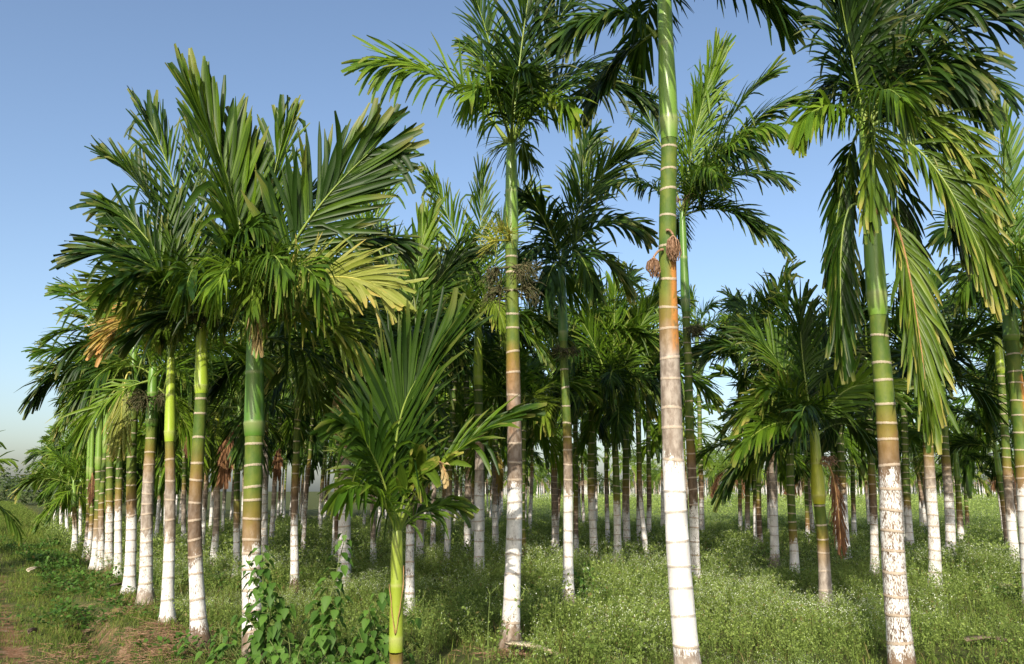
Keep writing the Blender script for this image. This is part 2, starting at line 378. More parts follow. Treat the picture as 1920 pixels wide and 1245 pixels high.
def trunk_data(base, top, r, hw, hg, rng, sides=14, mid=(0, 0), rust=None, ring=.18, flare=1.6, thin=.80, dense=True, gtop=1.0):
    """base/top points, hw: height of whitewash, hg: height where bark turns green"""
    H = top[2] - base[2]
    zs = [-.12, 0, .03, .07, .13, .2]; rg = [0] * 6
    z = .26
    while z < H - .02:
        for dz, v in ((-.017, 0.), (-.006, 1.), (.007, 1.), (.017, 0.)): zs.append(z + dz); rg.append(v)
        st = ring * rng.uniform(.72, 1.25) * (1.0 if z < H * .55 else 1.05)
        if dense and st > .1: zs.append(z + st / 2); rg.append(0.)
        z += st
    zs = np.array(zs); rg = np.array(rg); k = zs < H; zs = np.r_[zs[k], H]; rg = np.r_[rg[k], 0]
    t = np.clip(zs / H, 0, 1)
    C = base[None] + (top - base)[None] * t[:, None]; C[:, 2] = base[2] + zs
    bow = np.sin(t * np.pi)[:, None]; C[:, :2] += bow * (np.array(mid) + rng.normal(0, .022, 2))[None] + .010 * np.sin(zs[:, None] * np.array([1.9, 2.3]) + rng.uniform(0, 6, 2)) * bow
    rr = r * (1 + (flare - 1) * np.exp(-np.maximum(zs, 0) / .15)) * (1 - (1 - thin) * t) * (1 + .022 * rg) * (1 + rng.normal(0, .012, len(zs)))
    V, Q = tube(C, rr, sides)
    a = np.arange(sides) * 2 * np.pi / sides
    lump = 1 + .10 * np.exp(-np.maximum(zs, 0) / .10)[:, None] * np.sin(a * 5 + rng.uniform(0, 6))[None]
    V = (C[:, None] + (V.reshape(len(zs), sides, 3) - C[:, None]) * lump[..., None]).reshape(-1, 3)
    zz = np.repeat(zs, sides); aa = np.tile(a, len(zs)); V[:, 2] += .011 * np.sin(zz * 6.1 + C[0, 0] + r * 900) * np.sin(aa + zz * 2.3) * (zz > .24) * (zz < H - .1)
    edge_ = hw + .05 * np.sin(aa * 2 + r * 700) + .035 * np.sin(aa * 5 + r * 300)
    wv = np.clip(.5 + (edge_ - zz) / .26, 0, 1) * .705 - np.clip((rng.uniform(.04, .32) - zz) / .2, 0, 1) * .55
    gv = np.clip(.5 + (zz - hg + .22) / .6, 0, 1) * gtop
    A = np.zeros((len(V), 4)); A[:, 0] = wv; A[:, 1] = gv; A[:, 2] = np.repeat(rg, sides)
    if rust:
        nd = nrm(V - np.repeat(C, sides, axis=0)); A[:, 3] = np.clip((nd[:, 0] * rust[2] + nd[:, 1] * -.25) * 3 - .6, 0, 1) * ((zz > rust[0]) & (zz < rust[1]))
    return V, Q, A
def shaft_data(b, t, r, bulge=1.1, sides=14, tip=.5):
    u = np.array([0, .02, .10, .11, .13, .3, .5, .52, .54, .7, .85, .95, 1.0])
    rr = r * np.array([1.04, 1.10, 1.12 * bulge, 1.15 * bulge, 1.08 * bulge, 1.05 * bulge, 1.0, 1.06, 1.0, .97, .90, .76, tip])
    C = b[None] + (t - b)[None] * u[:, None]; V, Q = tube(C, rr, sides)
    A = np.zeros((len(V), 4)); A[:, 1] = np.repeat(u, sides); A[:, 0] = np.repeat(np.where((np.abs(u - .11) < .012) | (np.abs(u - .52) < .012), .35, 0.), sides)
    return V, Q, A
def strands(mb, c, n, ln, rng, dirv, spread=.6, droop=1.0, w=.006, m=0, seg=4):
    """a brush of thin stalks starting at c"""
    for _ in range(n):
        d = nrm(np.asarray(dirv, float) + rng.normal(0, spread, 3)); l = ln * rng.uniform(.5, 1.1); p = [np.asarray(c, float)]
        for k in range(seg):
            d = nrm(d + np.array([0, 0, -droop * .4]) + rng.normal(0, .12, 3)); p.append(p[-1] + d * l / seg)
        V, Q = tube(np.array(p), np.linspace(w, w * .4, seg + 1), 3); mb.add(V, Q, m=m)
PALMS = []
def palm(b, t, w, yw, yg, yc, label, crown=None, shaft='shaft', seed=0, size=1.0, mid=0., mat='trunk', rust=None, leaf='leaf', nf=9, near=True, group='whitewashed palms of the plantation', ring=.18, extra=None, thin=.8, flare=1.65, az=None, shaft_bulge=1.1, cls=None, Y=None, cat='palm tree', fill=(46, 34, 20, 58, 4)):
    rng = np.random.default_rng(seed + 11)
    bp = on_ground(*b); Y = bp[1]
    tp = at(t[0], t[1], Y)
    r = w / 2 * np.dot(bp - CAM, FW) / F_PX
    root = empty('areca_palm', bp); tag(root, label, cat, group)
    org = bp
    hC = at(t[0], yc, Y)[2] - bp[2]; H = tp[2] - bp[2]
    cb = np.array([bp[0] + (tp[0] - bp[0]) * hC / H, Y, bp[2] + hC])
    z_of = lambda py: at(t[0], py, Y)[2] - bp[2]
    V, Q, A = trunk_data(np.zeros(3), cb - org, r, z_of(yw), z_of(yg), rng, 16 if near else 9, (mid * Y / F_PX, 0), (z_of(rust[0]), z_of(rust[1]), rust[2]) if rust else None, ring=ring, thin=thin, flare=flare)
    mk('trunk', V, [Q], M[mat], root, attr=A)
    V, Q, A = shaft_data(cb - org, tp - org, r * thin, shaft_bulge, 14 if near else 8); mk('crownshaft', V, [Q], M[shaft], root, attr=A)
    top = tp - org
    if crown is None:
        a0 = rng.uniform(0, 6.28) if az is None else az
        cl = cls or CLS[:nf]
        for i, c in enumerate(cl):
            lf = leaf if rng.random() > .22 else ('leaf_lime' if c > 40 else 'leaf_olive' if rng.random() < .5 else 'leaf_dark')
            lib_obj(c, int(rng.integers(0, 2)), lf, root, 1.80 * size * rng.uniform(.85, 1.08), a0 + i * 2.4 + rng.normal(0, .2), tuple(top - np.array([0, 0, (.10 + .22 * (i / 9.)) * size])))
    else:
        for fr in crown: hero_frond(root, org, tp, Y, fr, rng)
        for i, c in enumerate(fill):
            lib_obj(c, i % 2, ('leaf', 'leaf_dark', 'leaf_lime', 'leaf_dark', 'leaf_olive')[(i + seed) % 5], root, 1.75 * size * rng.uniform(.85, 1.1), rng.uniform(0, 6.28) if i else 1.57, tuple(top - np.array([0, 0, .12 + .02 * i])))
    PALMS.append((root, bp, b, t, label))
    if extra: extra(root, org, tp, Y, rng)
    return root
def hero_frond(root, org, tp, Y, fr, rng):
    """fr = dict: c (px,py,dy) bend, t (px,py,dy) tip, m material, ref 'u' up / 'c' facing the viewer / mix"""
    b = fr.get('b'); base = at(b[0], b[1], Y + (b[2] if len(b) > 2 else 0)) if b else tp - np.array([0, 0, .06])
    c = at(fr['c'][0], fr['c'][1], Y + fr['c'][2]); t = at(fr['t'][0], fr['t'][1], Y + fr['t'][2])
    pts = bez(base - org, c - org, t - org, 20)[:fr.get('cut', 18)]
    rf = fr.get('ref', .5); ref = nrm(np.array([fr.get('rx', 0.0) + rng.normal(0, .1), -rf, 1 - rf + .02]))
    mat = fr.get('m', 'leaf')
    V, Q, A = frond_data(pts, ref, rng, n=int(fr.get('n', 32) * (1.0 if fr.get('n', 32) < 14 else 1.55)), L=fr.get('L', .66) * 1.08, W=fr.get('W', .044) * (1 if fr.get('W', 0) > .053 else .84), a0=fr.get('a0', 56), a1=fr.get('a1', 8), beta=fr.get('be', 34), be2=fr.get('be2'), droop=fr.get('dr', .35) * 1.15, torn=fr.get('torn', .1), t0=fr.get('t0', .16), gap=fr.get('gap', .04), term=fr.get('term', 1.5), K=6)
    o = mk('frond', V, [Q], M[mat], root, attr=A)
    if fr.get('label'): o['label'] = fr['label']
    V, Q = rachis_tube(pts, fr.get('r', .017), .004, 6)
    mk('midrib', V, [Q], M[fr.get('rib', 'rib_brown' if mat in ('leaf_dry', 'leaf_straw') else 'rib_yellow' if mat in ('leaf_yellow', 'leaf_gold') else 'rib')], o)
    return o
def seam(*px):
    def f(root, org, tp, Y, rng):
        P = np.array([at(x, y, Y + d) - org for x, y, d in px]); t = np.linspace(0, len(P) - 1, 24); P = np.stack([np.interp(t, np.arange(len(P)), P[:, k]) for k in range(3)], -1) + rng.normal(0, .0015, (24, 3))
        V, Q = tube(P, .0045 * rng.uniform(.6, 1.3, 24), 5); mk('sheath_seam', V, [Q], M['rib_brown'], root)
    return f
def fr(c, t, **k):
    k['c'] = c if len(c) == 3 else (*c, 0.); k['t'] = t if len(t) == 3 else (*t, 0.); return k


# ------------------------------------------------------------------ the palms one can tell apart
def bunch_dark(px, py, dy, n=90, ln=.34, mat='fruit_dark', name='fruit_bunch', dirs=((-.7, -.5, .1), (.7, -.5, .1), (0, -.9, -.1)), spread=.5, droop=.9, w=.006, dots=60):
    def f(root, org, tp, Y, rng):
        c = at(px, py, Y + dy) - org
        for d in dirs:
            mb = MB(); d = np.array(d, float)
            V, Q = tube(np.array([c, c + d * ln * .25, c + d * ln * .45]), [.014, .012, .009], 5); mb.add(V, Q)
            strands(mb, c + d * ln * .4, n // len(dirs), ln * .8, rng, d, spread, droop, w)
            for _ in range(dots // len(dirs)):
                q = c + d * ln * rng.uniform(.4, .85) + rng.normal(0, .13, 3) * ln - np.array([0, 0, .2 * ln]); e = np.array([[1, 0, 0], [-1, 0, 0], [0, 1, 0], [0, -1, 0], [0, 0, 1.4], [0, 0, -1.4]]) * rng.uniform(.008, .015); mb.add(q + e, t=[[0, 2, 4], [2, 1, 4], [1, 3, 4], [3, 0, 4], [2, 0, 5], [1, 2, 5], [3, 1, 5], [0, 3, 5]])
            mb.build(name, M[mat], root)
    return f
def seq(*fs):
    def f(*a):
        for x in fs: x(*a)
    return f
def dried_stalk(px, py, x2, y2, dy, ln=.24):
    def f(root, org, tp, Y, rng):
        a = at(px, py, Y + dy) - org; b = at(x2, y2, Y + dy - .05) - org; mb = MB()
        V, Q = tube(bez(a, (a + b) / 2 + np.array([0, 0, .04]), b, 6), [.016, .014, .012, .011, .010, .010], 6); mb.add(V, Q)
        for _ in range(75):
            an = rng.uniform(0, 6.28); rr = rng.uniform(.2, 1) * .075; l = ln * rng.uniform(.7, 1.05)
            p = np.array([b, b + [math.cos(an) * rr * .8, math.sin(an) * rr * .8, -l * .3], b + [math.cos(an) * rr * 1.0, math.sin(an) * rr, -l * .7], b + [math.cos(an) * rr * .6 + rng.normal(0, .012), math.sin(an) * rr * .6, -l]])
            V, Q = tube(p, [.005, .0045, .004, .003], 3); mb.add(V, Q)
        mb.build('dried_fruit_stalk', M['strand'], root)
    return f
def hang(px, py, x2, y2, dy=0., m='leaf_dry', L=.5, W=.05, n=24, label='brown dead frond hanging down', dr=1.2, cy=None):
    def f(root, org, tp, Y, rng):
        hero_frond(root, org, tp, Y, fr(((px + x2) / 2 + (x2 - px) * .25, (cy or py - 15), dy - .1), (x2, y2, dy - .1), b=(px, py, dy), m=m, L=L, W=W, n=n, dr=dr, a0=30, a1=12, be=0, ref=.8, label=label, torn=.35), rng)
    return f
G0 = 'large palms at the front of the plantation'

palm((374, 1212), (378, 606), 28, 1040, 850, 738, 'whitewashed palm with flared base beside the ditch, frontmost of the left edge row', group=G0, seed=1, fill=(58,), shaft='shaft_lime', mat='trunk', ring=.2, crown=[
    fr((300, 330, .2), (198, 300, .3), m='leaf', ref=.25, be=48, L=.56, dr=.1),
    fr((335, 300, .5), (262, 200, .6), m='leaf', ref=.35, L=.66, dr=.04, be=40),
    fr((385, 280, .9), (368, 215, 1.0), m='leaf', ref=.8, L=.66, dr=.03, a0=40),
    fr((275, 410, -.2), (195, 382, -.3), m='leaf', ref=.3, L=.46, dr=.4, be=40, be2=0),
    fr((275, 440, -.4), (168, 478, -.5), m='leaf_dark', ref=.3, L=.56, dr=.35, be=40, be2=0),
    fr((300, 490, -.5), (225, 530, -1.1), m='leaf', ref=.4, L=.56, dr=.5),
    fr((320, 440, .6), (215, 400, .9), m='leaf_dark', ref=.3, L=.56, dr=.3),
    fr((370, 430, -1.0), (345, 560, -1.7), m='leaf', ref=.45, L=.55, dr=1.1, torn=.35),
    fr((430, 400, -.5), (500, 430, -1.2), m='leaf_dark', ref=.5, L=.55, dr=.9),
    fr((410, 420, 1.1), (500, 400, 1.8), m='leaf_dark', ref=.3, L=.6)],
    extra=seq(bunch_dark(388, 590, -.1, 40, .28)))

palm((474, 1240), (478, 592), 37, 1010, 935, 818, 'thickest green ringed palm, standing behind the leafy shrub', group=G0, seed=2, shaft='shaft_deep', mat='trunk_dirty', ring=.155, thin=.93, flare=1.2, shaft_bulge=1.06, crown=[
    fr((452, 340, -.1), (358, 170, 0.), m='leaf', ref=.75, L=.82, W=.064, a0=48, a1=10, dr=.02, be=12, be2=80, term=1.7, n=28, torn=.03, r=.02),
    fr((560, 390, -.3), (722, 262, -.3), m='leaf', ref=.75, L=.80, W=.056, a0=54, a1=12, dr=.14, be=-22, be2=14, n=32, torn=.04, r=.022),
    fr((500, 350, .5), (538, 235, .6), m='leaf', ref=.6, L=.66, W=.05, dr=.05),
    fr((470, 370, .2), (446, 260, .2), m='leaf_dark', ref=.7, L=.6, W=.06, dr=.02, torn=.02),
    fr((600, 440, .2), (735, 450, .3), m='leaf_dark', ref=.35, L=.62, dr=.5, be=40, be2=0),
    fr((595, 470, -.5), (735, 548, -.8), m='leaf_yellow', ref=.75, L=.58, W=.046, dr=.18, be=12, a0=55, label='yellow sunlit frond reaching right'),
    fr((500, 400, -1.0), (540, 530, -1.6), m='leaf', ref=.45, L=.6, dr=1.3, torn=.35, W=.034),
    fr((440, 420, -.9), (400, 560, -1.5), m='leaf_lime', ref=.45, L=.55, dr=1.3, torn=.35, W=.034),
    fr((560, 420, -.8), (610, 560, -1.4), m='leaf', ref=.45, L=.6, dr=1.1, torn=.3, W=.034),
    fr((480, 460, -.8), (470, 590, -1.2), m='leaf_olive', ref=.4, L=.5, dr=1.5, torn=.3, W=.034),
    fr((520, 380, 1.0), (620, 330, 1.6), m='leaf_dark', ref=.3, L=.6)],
    extra=seq(bunch_dark(500, 570, -.2, 40, .3), hang(470, 545, 485, 650, -.15, 'leaf_straw', .3, .03, 10, 'torn dry strips below the crown')))

palm((313, 1170), (321, 662), 22, 1005, 830, 828, 'whitewashed palm with lime green shaft and a drooping yellow frond, second along the ditch', group=G0, seed=3, fill=(), shaft='shaft_lime', ring=.2, crown=[
    fr((315, 520, -.1), (186, 648, -.3), m='leaf_gold', ref=.7, L=.5, W=.04, dr=.25, a0=45, rib='rib_yellow', label='drooping yellow orange frond'),
    fr((300, 505, -.4), (190, 548, -.9), m='leaf_olive', ref=.7, L=.6, W=.045, dr=.25, torn=.15),
    fr((315, 500, -.6), (240, 580, -1.5), m='leaf_olive', ref=.6, L=.55, W=.045, dr=.5, torn=.2),
    fr((330, 480, .4), (330, 380, .6), m='leaf', ref=.8, L=.55),
    fr((350, 500, .2), (440, 470, .4), m='leaf', ref=.5, L=.55),
    fr((360, 540, -.6), (430, 610, -1.3), m='leaf_olive', ref=.5, L=.5, dr=.7, torn=.3),
    fr((290, 500, .6), (215, 450, 1.0), m='leaf_dark', ref=.4, L=.55),
    fr((330, 560, -.7), (300, 640, -1.2), m='leaf_olive', ref=.4, L=.4, dr=.9)])

palm((957, 1217), (959, 262), 32, 905, 650, 468, 'tall palm near the middle with a fallen pale leaf sheath at its foot', group=G0, seed=4, fill=(46,), shaft='shaft', ring=.2, rust=(825, 640, -.1), thin=.80, crown=[
    fr((850, 110, -.2), (690, 118, -.4), b=(952, 268), m='leaf_lime', ref=.45, rx=.1, L=.62, W=.042, dr=.5, be=28, torn=.22, n=32, r=.02),
    fr((975, 80, -.1), (1000, -60, -.2), m='leaf_dark', ref=.85, L=.62, dr=.25, n=34),
    fr((925, 80, .6), (885, -20, .9), m='leaf', ref=.6, L=.55, dr=.2),
    fr((925, 120, .9), (870, 80, 1.3), m='leaf', ref=.5, L=.5),
    fr((1060, 90, .1), (1218, 192, .1), m='leaf_dark', ref=.35, L=.62, dr=.6, n=32),
    fr((1030, 130, -.5), (1080, 215, -1.1), m='leaf_lime', ref=.4, L=.6, dr=1.4, torn=.3, n=24),
    fr((915, 110, -.7), (880, 190, -1.3), m='leaf_lime', ref=.4, L=.62, dr=1.4, torn=.3, n=24),
    fr((1020, 40, .3), (1100, -30, .4), m='leaf_dark', ref=.6, L=.6),
    fr((1040, 110, .8), (1160, 120, 1.4), m='leaf_dark', ref=.3, L=.6, dr=.5),
    fr((960, 130, -.8), (985, 130, -1.8), m='leaf_dark', ref=.2, L=.6, dr=.8)],
    extra=seq(bunch_dark(955, 450, -.08, 110, .34, 'flower', 'flower_spike', ((-.5, -.4, .5), (0, -.7, .3), (-.9, -.2, -.1)), .42, .15, .004, 0),
              bunch_dark(958, 500, -.05, 130, .35, 'fruit_dark', 'fruit_bunch', ((-.9, -.2, -.2), (.9, -.2, .1), (.5, -.6, -.3)), .5, 1.0, .006, 150),
              bunch_dark(958, 545, -.05, 120, .36, 'fruit_dark', 'fruit_bunch', ((-.7, -.4, 0), (.8, -.3, .1)), .5, 1.0, .006, 90)))

palm((1291, 1272), (1243, -70), 48, 850, 560, 262, 'tallest and nearest whitewashed trunk, two dried fruit stalks on its ringed green stem', group=G0, seed=5, fill=(20, 34), shaft='shaft', mat='trunk', ring=.23, rust=(655, 490, .9), thin=.70, flare=1.2, mid=-6, crown=[
    fr((1180, -10, -.1), (1056, 62, -.2), b=(1230, 70, .05), m='leaf_dark', ref=.4, L=.55, dr=.8, torn=.2),
    fr((1170, 90, .3), (1100, 200, .4), b=(1232, 60, .05), m='leaf_dark', ref=.4, L=.45, dr=1.0),
    fr((1285, -120, .3), (1330, -90, .6), m='leaf_dark', ref=.3, L=.6, dr=1.2),
    fr((1200, -200, 0), (1120, -210, 0), m='leaf', ref=.5), fr((1260, -260, .2), (1290, -380, .3), m='leaf', ref=.7),
    fr((1300, -170, -.4), (1400, -120, -.8), m='leaf', ref=.4), fr((1220, -180, -.9), (1180, -150, -1.6), m='leaf', ref=.3),
    fr((1245, -150, .8), (1250, -60, 1.5), m='leaf_dark', ref=.3, dr=1.0)],
    extra=seq(dried_stalk(1250, 432, 1262, 440, -.09), dried_stalk(1243, 468, 1226, 482, -.08, .19)))

palm((1692, 1266), (1622, 232), 46, 868, 770, 592, 'big leaning palm with old fronds hanging down round its green shaft, at right', group=G0, seed=6, fill=(), shaft='shaft', mat='trunk_dirty', ring=.19, thin=.74, flare=1.2, mid=-4, crown=[
    fr((1615, 60, 0.), (1605, -90, 0.), m='leaf_dark', ref=.8, L=.6),
    fr((1760, 20, -.2), (1930, 20, -.4), m='leaf_dark', ref=.35, L=.62, dr=.9, n=26, torn=.25),
    fr((1720, 90, .1), (1840, 190, .1), m='leaf', ref=.35, L=.6, dr=1.2, torn=.3),
    fr((1560, 160, -.1), (1496, 235, -.3), m='leaf_lime', ref=.35, L=.5, dr=1.6, n=24),
    fr((1750, 150, -.2), (1872, 390, -.3), m='leaf_olive', ref=.6, L=.6, dr=.8, a0=50, n=34),
    fr((1660, 200, -.7), (1618, 420, -.9), m='leaf_olive', ref=.75, L=.5, dr=.7, a0=52, n=34, W=.038, torn=.15),
    fr((1690, 330, -.2), (1738, 740, -.4), b=(1640, 400, -.1), m='leaf_olive', ref=.7, L=.62, dr=1.0, a0=35, n=34, cut=20, rib='rib_brown', label='old yellow green frond hanging limp beside the trunk'),
    fr((1565, 330, .1), (1578, 620, .1), b=(1625, 395, .05), m='leaf', ref=.7, L=.55, dr=1.1, a0=40, n=32, cut=20, label='old frond hanging limp on the left of the trunk'),
    fr((1690, 60, .4), (1760, -60, .6), m='leaf_dark', ref=.5, L=.6, dr=.5),
    fr((1560, 60, .4), (1560, -60, .8), m='leaf_dark', ref=.5, L=.5, dr=.5),
    fr((1700, 160, .8), (1790, 250, 1.3), m='leaf', ref=.3, L=.6, dr=1.2),
    fr((1650, 120, -.9), (1700, 200, -1.6), m='leaf', ref=.3, L=.6, dr=1.3, n=24),
    fr((1720, 170, .3), (1800, 430, .4), m='leaf_dark', ref=.6, L=.6, dr=1.1, cut=20),
    fr((1680, 240, .2), (1700, 560, .3), m='leaf_dark', ref=.7, L=.55, dr=1.0, a0=45, cut=20),
    fr((1745, 230, -.3), (1850, 500, -.4), m='leaf_olive', ref=.65, L=.6, dr=.9, cut=20),
    fr((1590, 230, .3), (1560, 480, .4), m='leaf', ref=.65, L=.5, dr=1.0, a0=45, cut=20),
    fr((1700, 40, -.4), (1830, -20, -.7), m='leaf_dark', ref=.35, L=.62, dr=.9, n=28), fr((1740, 110, .5), (1890, 160, .8), m='leaf_dark', ref=.4, L=.66, dr=.9), fr((1700, 120, -.2), (1800, 120, -.3), m='leaf', ref=.4, L=.66, dr=1.2, torn=.3), fr((1640, 60, .3), (1680, -60, .4), m='leaf_dark', ref=.7, L=.62), fr((1590, 70, -.2), (1570, -30, -.4), m='leaf_dark', ref=.6, L=.6, dr=.5),
    fr((1600, 120, .7), (1540, 170, 1.1), m='leaf_dark', ref=.35, L=.55, dr=1.0)])

palm((1066, 1143), (1053, 486), 20, 915, 800, 640, 'slim palm with white lower stem beside the small round bush', group=G0, seed=7, fill=(34, 4), shaft='shaft_deep', ring=.2, flare=1.9, crown=[
    fr((1090, 330, 0.), (1192, 282, 0.), m='leaf', ref=.8, L=.6, dr=.2),
    fr((1090, 330, .4), (1110, 250, .5), m='leaf', ref=.7, L=.55),
    fr((1120, 380, -.3), (1212, 440, -.5), m='leaf', ref=.5, L=.5, dr=.6),
    fr((1015, 380, -.1), (985, 372, -.2), m='leaf_dark', ref=.8, L=.42),
    fr((1010, 420, -.5), (960, 520, -.9), m='leaf_dark', ref=.4, L=.45, dr=.9),
    fr((1080, 420, -.8), (1120, 560, -1.3), m='leaf_dark', ref=.4, L=.5, dr=.9),
    fr((1060, 400, .9), (1080, 420, 1.7), m='leaf_dark', ref=.3), fr((1110, 440, .3), (1180, 540, .5), m='leaf_olive', ref=.5, L=.5, dr=.6)],
    extra=bunch_dark(1060, 655, -.05, 40, .28))

palm((898, 1098), (896, 584), 20, 905, 800, 722, 'palm with dull grey white stem just left of the tall middle palm', group=G0, seed=8, shaft='shaft_lime', ring=.2, mat='trunk_dirty', crown=[
    fr((860, 430, 0.), (800, 322, 0.), m='leaf', ref=.8, L=.6, dr=.15),
    fr((905, 430, .2), (900, 312, .3), m='leaf', ref=.8, L=.6, dr=.1),
    fr((940, 430, .1), (1000, 350, .2), m='leaf', ref=.7, L=.6),
    fr((840, 470, -.4), (770, 540, -.7), m='leaf_dark', ref=.5, L=.5, dr=.7),
    fr((930, 520, -.7), (950, 640, -1.0), m='leaf_olive', ref=.7, L=.55, dr=.5, a0=50),
    fr((860, 520, -.8), (850, 640, -1.2), m='leaf_lime', ref=.7, L=.55, dr=.4),
    fr((960, 480, .4), (1020, 560, .8), m='leaf_dark', ref=.4), fr((880, 480, .9), (840, 500, 1.6), m='leaf_dark', ref=.3)])

palm((742, 1282), (745, 985), 25, 1700, 1180, 1222, 'short young palm with smooth yellow green stem, closest to the viewer', group=None, seed=9, shaft='shaft_young', ring=.3, thin=1.0, flare=1.1, shaft_bulge=1.0, cat='young palm', fill=(), crown=[
    fr((716, 740, -.1), (826, 668, -.2), b=(746, 985), m='leaf_dark', ref=.6, L=.80, W=.042, a0=46, a1=10, be=26, dr=.08, n=34, torn=.04, r=.015),
    fr((738, 800, .3), (668, 690, .4), m='leaf_dark', ref=.6, L=.6, W=.038, a0=48, dr=.10, n=28, be=30),
    fr((700, 800, -.3), (640, 800, -.6), m='leaf', ref=.5, L=.5, dr=.6, n=20, torn=.2),
    fr((830, 830, -.1), (965, 778, -.2), m='leaf', ref=.35, L=.5, W=.046, a0=40, dr=.3, be=30, n=18, t0=.35, term=2.),
    fr((757, 900, -.15), (790, 875, -.3), m='leaf_olive', ref=.85, L=.36, W=.056, a0=34, a1=10, dr=.1, n=9, t0=.5, term=1.8, torn=.2, label='short yellowing frond with torn brown ends'),
    fr((780, 890, -.2), (838, 868, -.35), m='leaf_olive', ref=.5, L=.34, W=.042, a0=30, dr=.5, n=5, t0=.75, torn=.5, term=1.2, label='yellowing frond stub with loose straps'),
    fr((795, 940, .2), (860, 945, .3), m='leaf', ref=.4, L=.32, dr=.6, n=14),
    fr((700, 870, -.4), (635, 930, -.9), m='leaf_lime', ref=.45, L=.4, dr=.7, n=16),
    fr((700, 840, .4), (655, 790, .8), m='leaf_dark', ref=.4, L=.5, n=24),
    fr((775, 720, .5), (790, 650, .8), m='leaf_dark', ref=.6, L=.55, n=26)],
    extra=seq(seam((730, 1095, -.045), (735, 1150, -.058), (741, 1192, -.066), (748, 1150, -.063), (756, 1105, -.045), (757, 1060, -.035)), hang(815, 870, 838, 905, -.3, 'leaf_straw', .10, .03, 8, 'torn dry leaf ends')))

palm((1304, 1098), (1279, 392), 19, 940, 820, 585, 'slim palm half hidden behind the tallest trunk, its crown spreading to the right', group=G0, seed=10, fill=(34, 20, 46), shaft='shaft_deep', ring=.2, crown=[
    fr((1350, 220, -.3), (1450, 130, -.5), m='leaf', ref=.3, L=.7, dr=.3, be=45, be2=-5), fr((1370, 300, .2), (1470, 330, .4), m='leaf_dark', ref=.4, L=.66, dr=.7), fr((1340, 250, -.6), (1420, 290, -1.2), m='leaf_dark', ref=.4, L=.62, dr=1.0),
    fr((1360, 260, .4), (1440, 230, .7), m='leaf_dark', ref=.4, L=.66, dr=.8), fr((1310, 250, .3), (1330, 150, .5), m='leaf', ref=.6, L=.66),
    fr((1300, 220, 0.), (1352, 90, 0.), m='leaf_lime', ref=.7, L=.85, W=.05, a0=34, a1=8, dr=.02, be=24, n=38),
    fr((1370, 230, -.2), (1500, 180, -.3), m='leaf', ref=.3, L=.72, dr=.4, n=40, be=45, be2=-10),
    fr((1370, 230, -.8), (1470, 235, -1.6), m='leaf_lime', ref=.4, L=.6, dr=1.1, torn=.25),
    fr((1370, 350, 0.), (1482, 480, -.1), m='leaf_dark', ref=.5, L=.52, dr=.5),
    fr((1200, 310, .2), (1122, 352, .2), m='leaf_dark', ref=.35, L=.45, dr=.8),
    fr((1320, 270, -.9), (1350, 340, -1.8), m='leaf', ref=.3, L=.55, dr=1.2),
    fr((1240, 250, .3), (1190, 170, .5), m='leaf_dark', ref=.6), fr((1330, 260, .8), (1400, 260, 1.5), m='leaf_dark', ref=.3, dr=.6)],
    extra=seq(bunch_dark(1283, 375, -.1, 80, .36, 'strand', 'dried_fruit_stalk', ((.6, -.4, .1), (-.6, -.4, -.1), (.3, -.6, .2)), .5, .6, .005, 0), bunch_dark(1287, 615, -.1, 90, .4, 'fruit_dark', 'fruit_bunch', ((.7, -.4, 0), (.3, -.8, -.1)), .45, .9, .007, 160)))

palm((1550, 1146), (1526, 800), 23, 1210, 990, 945, 'short palm with yellow shaft, bare grey foot and a dead frond hanging beside it', group=G0, seed=12, shaft='shaft_yellow', mat='trunk_grey', ring=.22, thin=.9, shaft_bulge=1.2, crown=[
    fr((1500, 680, 0.), (1498, 560, 0.), m='leaf_dark', ref=.8, L=.62),
    fr((1590, 680, -.2), (1672, 742, -.3), m='leaf_lime', ref=.8, rx=.0, L=.5, W=.05, be=20, dr=.1, term=2),
    fr((1450, 690, -.2), (1385, 800, -.3), m='leaf_olive', ref=.7, L=.5, W=.045, dr=.35),
    fr((1450, 760, -.5), (1380, 850, -.9), m='leaf', ref=.5, L=.5, dr=.5),
    fr((1540, 640, .5), (1580, 590, .7), m='leaf_dark', ref=.6), fr((1460, 650, .5), (1400, 620, .8), m='leaf', ref=.6),
    fr((1550, 720, .9), (1600, 760, 1.6), m='leaf_dark', ref=.3), fr((1510, 720, -.9), (1500, 800, -1.5), m='leaf_dark', ref=.3, dr=.8)],
    extra=seq(hang(1543, 870, 1578, 1050, -.02, 'leaf_dry', .30, .018, 34, 'brown dead frond hanging to the grass'), bunch_dark(1540, 860, .1, 40, .25, 'strand')))
palm((1936, 1140), (1890, 548), 31, 905, 860, 640, 'thick palm cut by the right picture edge with an orange patch on its stem', group=G0, seed=13, shaft='shaft', mat='trunk', ring=.2, rust=(800, 700, .9), flare=1.2, crown=[
    fr((1885, 350, 0.), (1880, 195, 0.), m='leaf_lime', ref=.85, L=.62, W=.045, a0=40, a1=8, dr=.04),
    fr((1940, 380, .1), (2000, 290, .1), m='leaf_lime', ref=.7), fr((1830, 400, -.2), (1770, 440, -.4), m='leaf_dark', ref=.5, dr=.7),
    fr((1840, 440, -.6), (1800, 560, -1.0), m='leaf', ref=.5, dr=.7), fr((1940, 430, -.5), (2010, 520, -.9), m='leaf', ref=.5, dr=.6),
    fr((1890, 440, -.9), (1900, 560, -1.6), m='leaf', ref=.4, dr=.8), fr((1860, 380, .6), (1820, 300, 1.0), m='leaf', ref=.5),
    fr((1920, 400, .8), (1960, 420, 1.5), m='leaf_dark', ref=.3), fr((1930, 560, 0.), (1930, 700, .1), m='leaf_gold', ref=.7, L=.4, dr=.8, label='dead orange frond')])
